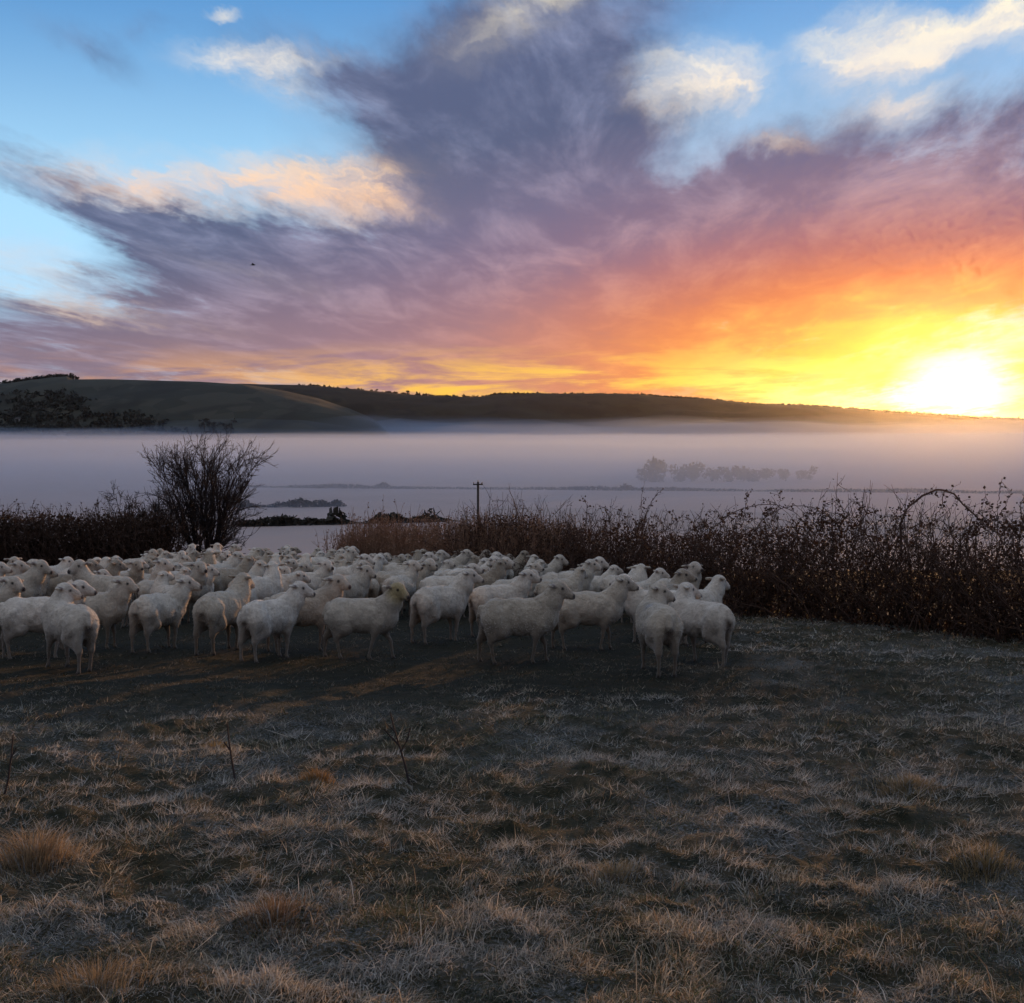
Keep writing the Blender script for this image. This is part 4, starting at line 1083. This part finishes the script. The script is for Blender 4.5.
tag(link('grass', mesh_np('grass', V, lp_, st_, col=cc), grass_m), 'rough frosted pasture grass covering the foreground field', 'grass', kind='stuff')

def tussock(px, py, rw, hh, nbl, label, c0=(0.36, 0.22, 0.095)):
    x, y = ground_at(px, py)
    r_ = np.minimum(np.abs(rng.normal(size=nbl)) * 0.5, 1.0) * rw; a_ = rng.uniform(0, 2 * math.pi, nbl)
    X = x + np.cos(a_) * r_; Y = y + np.sin(a_) * r_
    h_ = 0.8 * hh * rng.uniform(0.35, 1.1, nbl) * np.clip(1.2 - r_ / rw, 0.3, 1)
    col = np.array(c0) * rng.uniform(0.5, 1.35, (nbl, 1)); fr2 = (rng.random((nbl, 1)) < 0.12); col = np.where(fr2, np.array([0.40, 0.40, 0.38]), col)
    V, lp_, st_, cc = blades(X, Y, h_, np.full(nbl, 0.0032 * max(1, y / 5)), rng.uniform(0.1, 1.1, nbl), a_ + rng.normal(size=nbl) * 0.5, col)
    z = hz(x, y); V = V - np.array([x, y, z])
    o = link('grass_tussock', mesh_np('grass_tussock', V, lp_, st_, col=cc), grass_m, None, (x, y, z))
    tag(o, label, 'grass', 'straw tussocks in the field')
tussock(34, 862, 0.26, 0.26, 1500, 'tallest straw coloured grass tussock at the left picture edge', (0.36, 0.26, 0.15))
tussock(905, 792, 0.42, 0.10, 1300, 'wide straw tussock on a hummock in the right of the field', (0.30, 0.23, 0.13))
tussock(318, 782, 0.16, 0.13, 600, 'small russet tussock left of the branched weed stalk')
tussock(275, 925, 0.26, 0.13, 900, 'russet tussock in the bottom foreground left of centre', (0.25, 0.16, 0.09))
tussock(95, 985, 0.30, 0.18, 1100, 'long pale grass tuft in the bottom left corner', (0.33, 0.25, 0.15))
tussock(615, 878, 0.24, 0.12, 900, 'low pale straw tussock in the lower middle of the field', (0.36, 0.27, 0.15))
tussock(215, 752, 0.18, 0.13, 600, 'small straw tussock in the left field, behind the tallest one', (0.34, 0.24, 0.1))
tussock(985, 870, 0.28, 0.12, 900, 'low straw tussock near the right picture edge', (0.33, 0.24, 0.12))

def stalk(pts, base_row, label, side=()):
    x, y = ground_at(pts[0][0], base_row); z = hz(x, y)
    o = empty('weed_stalk', (x, y, z - 0.02)); tag(o, label, 'weed', 'dead weed stalks in the field')
    P = np.array([at_dist(px, py, y + 0.03 * i) for i, (px, py) in enumerate(pts)]) - np.array(o.location); P[0] = (0, 0, 0)
    V, Q = tubes(P[None], taper(1, len(P), np.array([0.008]), 0.004), 5); link('stem', mesh_quads('stem', V, Q), tree_m, o)
    for sp2 in side:
        S_ = np.array([at_dist(px, py, y + 0.05) for px, py in sp2]) - np.array(o.location)
        V, Q = tubes(S_[None], taper(1, len(S_), np.array([0.006]), 0.004), 4); link('side_twig', mesh_quads('side_twig', V, Q), tree_m, o)
stalk([(410, 786), (405, 765), (399, 745), (394, 728), (390, 712)], 786, 'branched dark weed stalk leaning left in the middle of the field', [[(399, 745), (391, 737), (384, 729)], [(401, 752), (408, 738), (410, 728)], [(395, 731), (389, 726)]])
stalk([(4, 800), (8, 780), (11, 758), (13, 735)], 800, 'thin upright weed stalk at the left picture edge', [[(11, 758), (16, 748)]])
stalk([(236, 782), (232, 762), (229, 742), (227, 722)], 782, 'faint thin weed stalk left of the branched one', [[(230, 750), (224, 742)]])

# bird over the left of the sky
bd = at_dist(253, 265, 70.0)
bird = empty('bird', bd); tag(bird, 'tiny dark bird flying high in the left of the sky', 'bird')
bm_ = mat_plain('bird_feather', (0.03, 0.028, 0.028), 0.8, 0.2, 20.0)
Pb = np.array([[-0.13, 0, 0], [-0.08, 0, 0.01], [0, 0, 0.015], [0.08, 0, 0.01], [0.13, 0, 0.005], [0.16, 0, 0]]); rb = np.array([[0.012, 0.03, 0.045, 0.035, 0.022, 0.004]])
V, Q = tubes(Pb[None], rb, 8); link('body', mesh_quads('body', V, Q, smooth_shade=True), bm_, bird)
for s in (-1, 1):
    mb = MB(); mb.add([(-0.05, s * 0.02, 0.02), (0.06, s * 0.02, 0.02), (0.05, s * 0.16, 0.09), (-0.03, s * 0.17, 0.09), (-0.03, s * 0.30, 0.05), (-0.05, s * 0.02, 0.012), (0.06, s * 0.02, 0.012), (0.05, s * 0.16, 0.083), (-0.03, s * 0.17, 0.083)],
        [(0, 1, 2, 3), (3, 2, 4), (8, 7, 6, 5), (4, 7, 8), (1, 6, 7, 2), (0, 3, 8, 5), (2, 7, 4), (3, 4, 8)]); mb.build('wing', bm_, bird)
mb = MB(); mb.add([(-0.12, -0.015, 0.005), (-0.12, 0.015, 0.005), (-0.22, 0.04, 0), (-0.22, -0.04, 0), (-0.12, 0, -0.006)], [(0, 1, 2, 3), (4, 3, 2), (4, 0, 3), (4, 2, 1)]); mb.build('tail', bm_, bird)

# ================================================================== mist in the valley and the hazy air
def volume_mat(name, col, dens, aniso):
    m = bpy.data.materials.new(name); m.use_nodes = True; t = m.node_tree
    for q in list(t.nodes): t.nodes.remove(q)
    v = N('ShaderNodeVolumePrincipled', t); v.inputs['Color'].default_value = (*col, 1); v.inputs['Density'].default_value = dens; v.inputs['Anisotropy'].default_value = aniso
    o = N('ShaderNodeOutputMaterial', t); L(v.outputs[0], o.inputs['Volume'], t)
    return m
def mist_bank(top0, top1, d0, d1, rough, seed, dens, y0, y1, label):
    """a body of mist whose top climbs from top0 at distance d0 to top1 at d1"""
    nx, ny = 50, 40
    xs = np.linspace(-2600, 2600, nx); ys = np.exp(np.linspace(math.log(y0), math.log(y1), ny))
    X, Y = np.meshgrid(xs, ys)
    k = np.clip((Y - d0) / (d1 - d0), 0, 1); k = k * k * (3 - 2 * k)
    Zt = top0 + (top1 - top0) * k + (fbm(X / 260, Y / 90, seed, 4) - 0.5) * rough * 1.7 * (0.25 + 0.75 * k)
    Zt = np.maximum(Zt, FLOOR - 6)
    V = np.concatenate([np.stack([X, Y, Zt], -1).reshape(-1, 3), np.stack([X, Y, 0 * X + FLOOR - 9], -1).reshape(-1, 3)])
    i = np.arange(ny - 1)[:, None] * nx; j = np.arange(nx - 1)[None, :]
    q = np.stack([i + j, i + j + 1, i + nx + j + 1, i + nx + j], -1).reshape(-1, 4); b = nx * ny
    ring = [k for k in range(nx)] + [nx * r_ + nx - 1 for r_ in range(1, ny)] + [nx * (ny - 1) + k for k in range(nx - 2, -1, -1)] + [nx * r_ for r_ in range(ny - 2, 0, -1)]
    sides = np.array([[ring[k], b + ring[k], b + ring[(k + 1) % len(ring)], ring[(k + 1) % len(ring)]] for k in range(len(ring))])
    o = link('mist', mesh_quads('mist', V, np.vstack([q, q[:, ::-1] + b, sides]), smooth_shade=False), volume_mat('mist', (0.60, 0.71, 0.86), dens, 0.36))
    tag(o, label, 'mist', kind='stuff')
for k, (tp, sd_) in enumerate(((-16.0, 201), (-8.0, 231), (-2.0, 255))):
    mist_bank(-39.0, tp, 420, 780 + 60 * k, 8.0 + 2 * k, sd_, 0.0013, 330 + 30 * k, 2450, ['lowest sheet of pale mist on the valley floor', 'middle sheet of pale mist in the valley', 'upper sheet of pale mist filling the valley'][k])
mist_bank(-40.0, 18.0, 800, 2150, 46.0, 207, 0.0011, 600, 2700, 'thin wispy veil of mist creeping up the foot of the hills')
mb = MB(); mb.box((0, 0, 57.5), (25000, 25000, 215))
hz_o = mb.build('haze', volume_mat('haze', (1.0, 0.97, 0.93), 0.000007, 0.91)); tag(hz_o, 'thin hazy air over the whole valley', 'haze', kind='stuff')
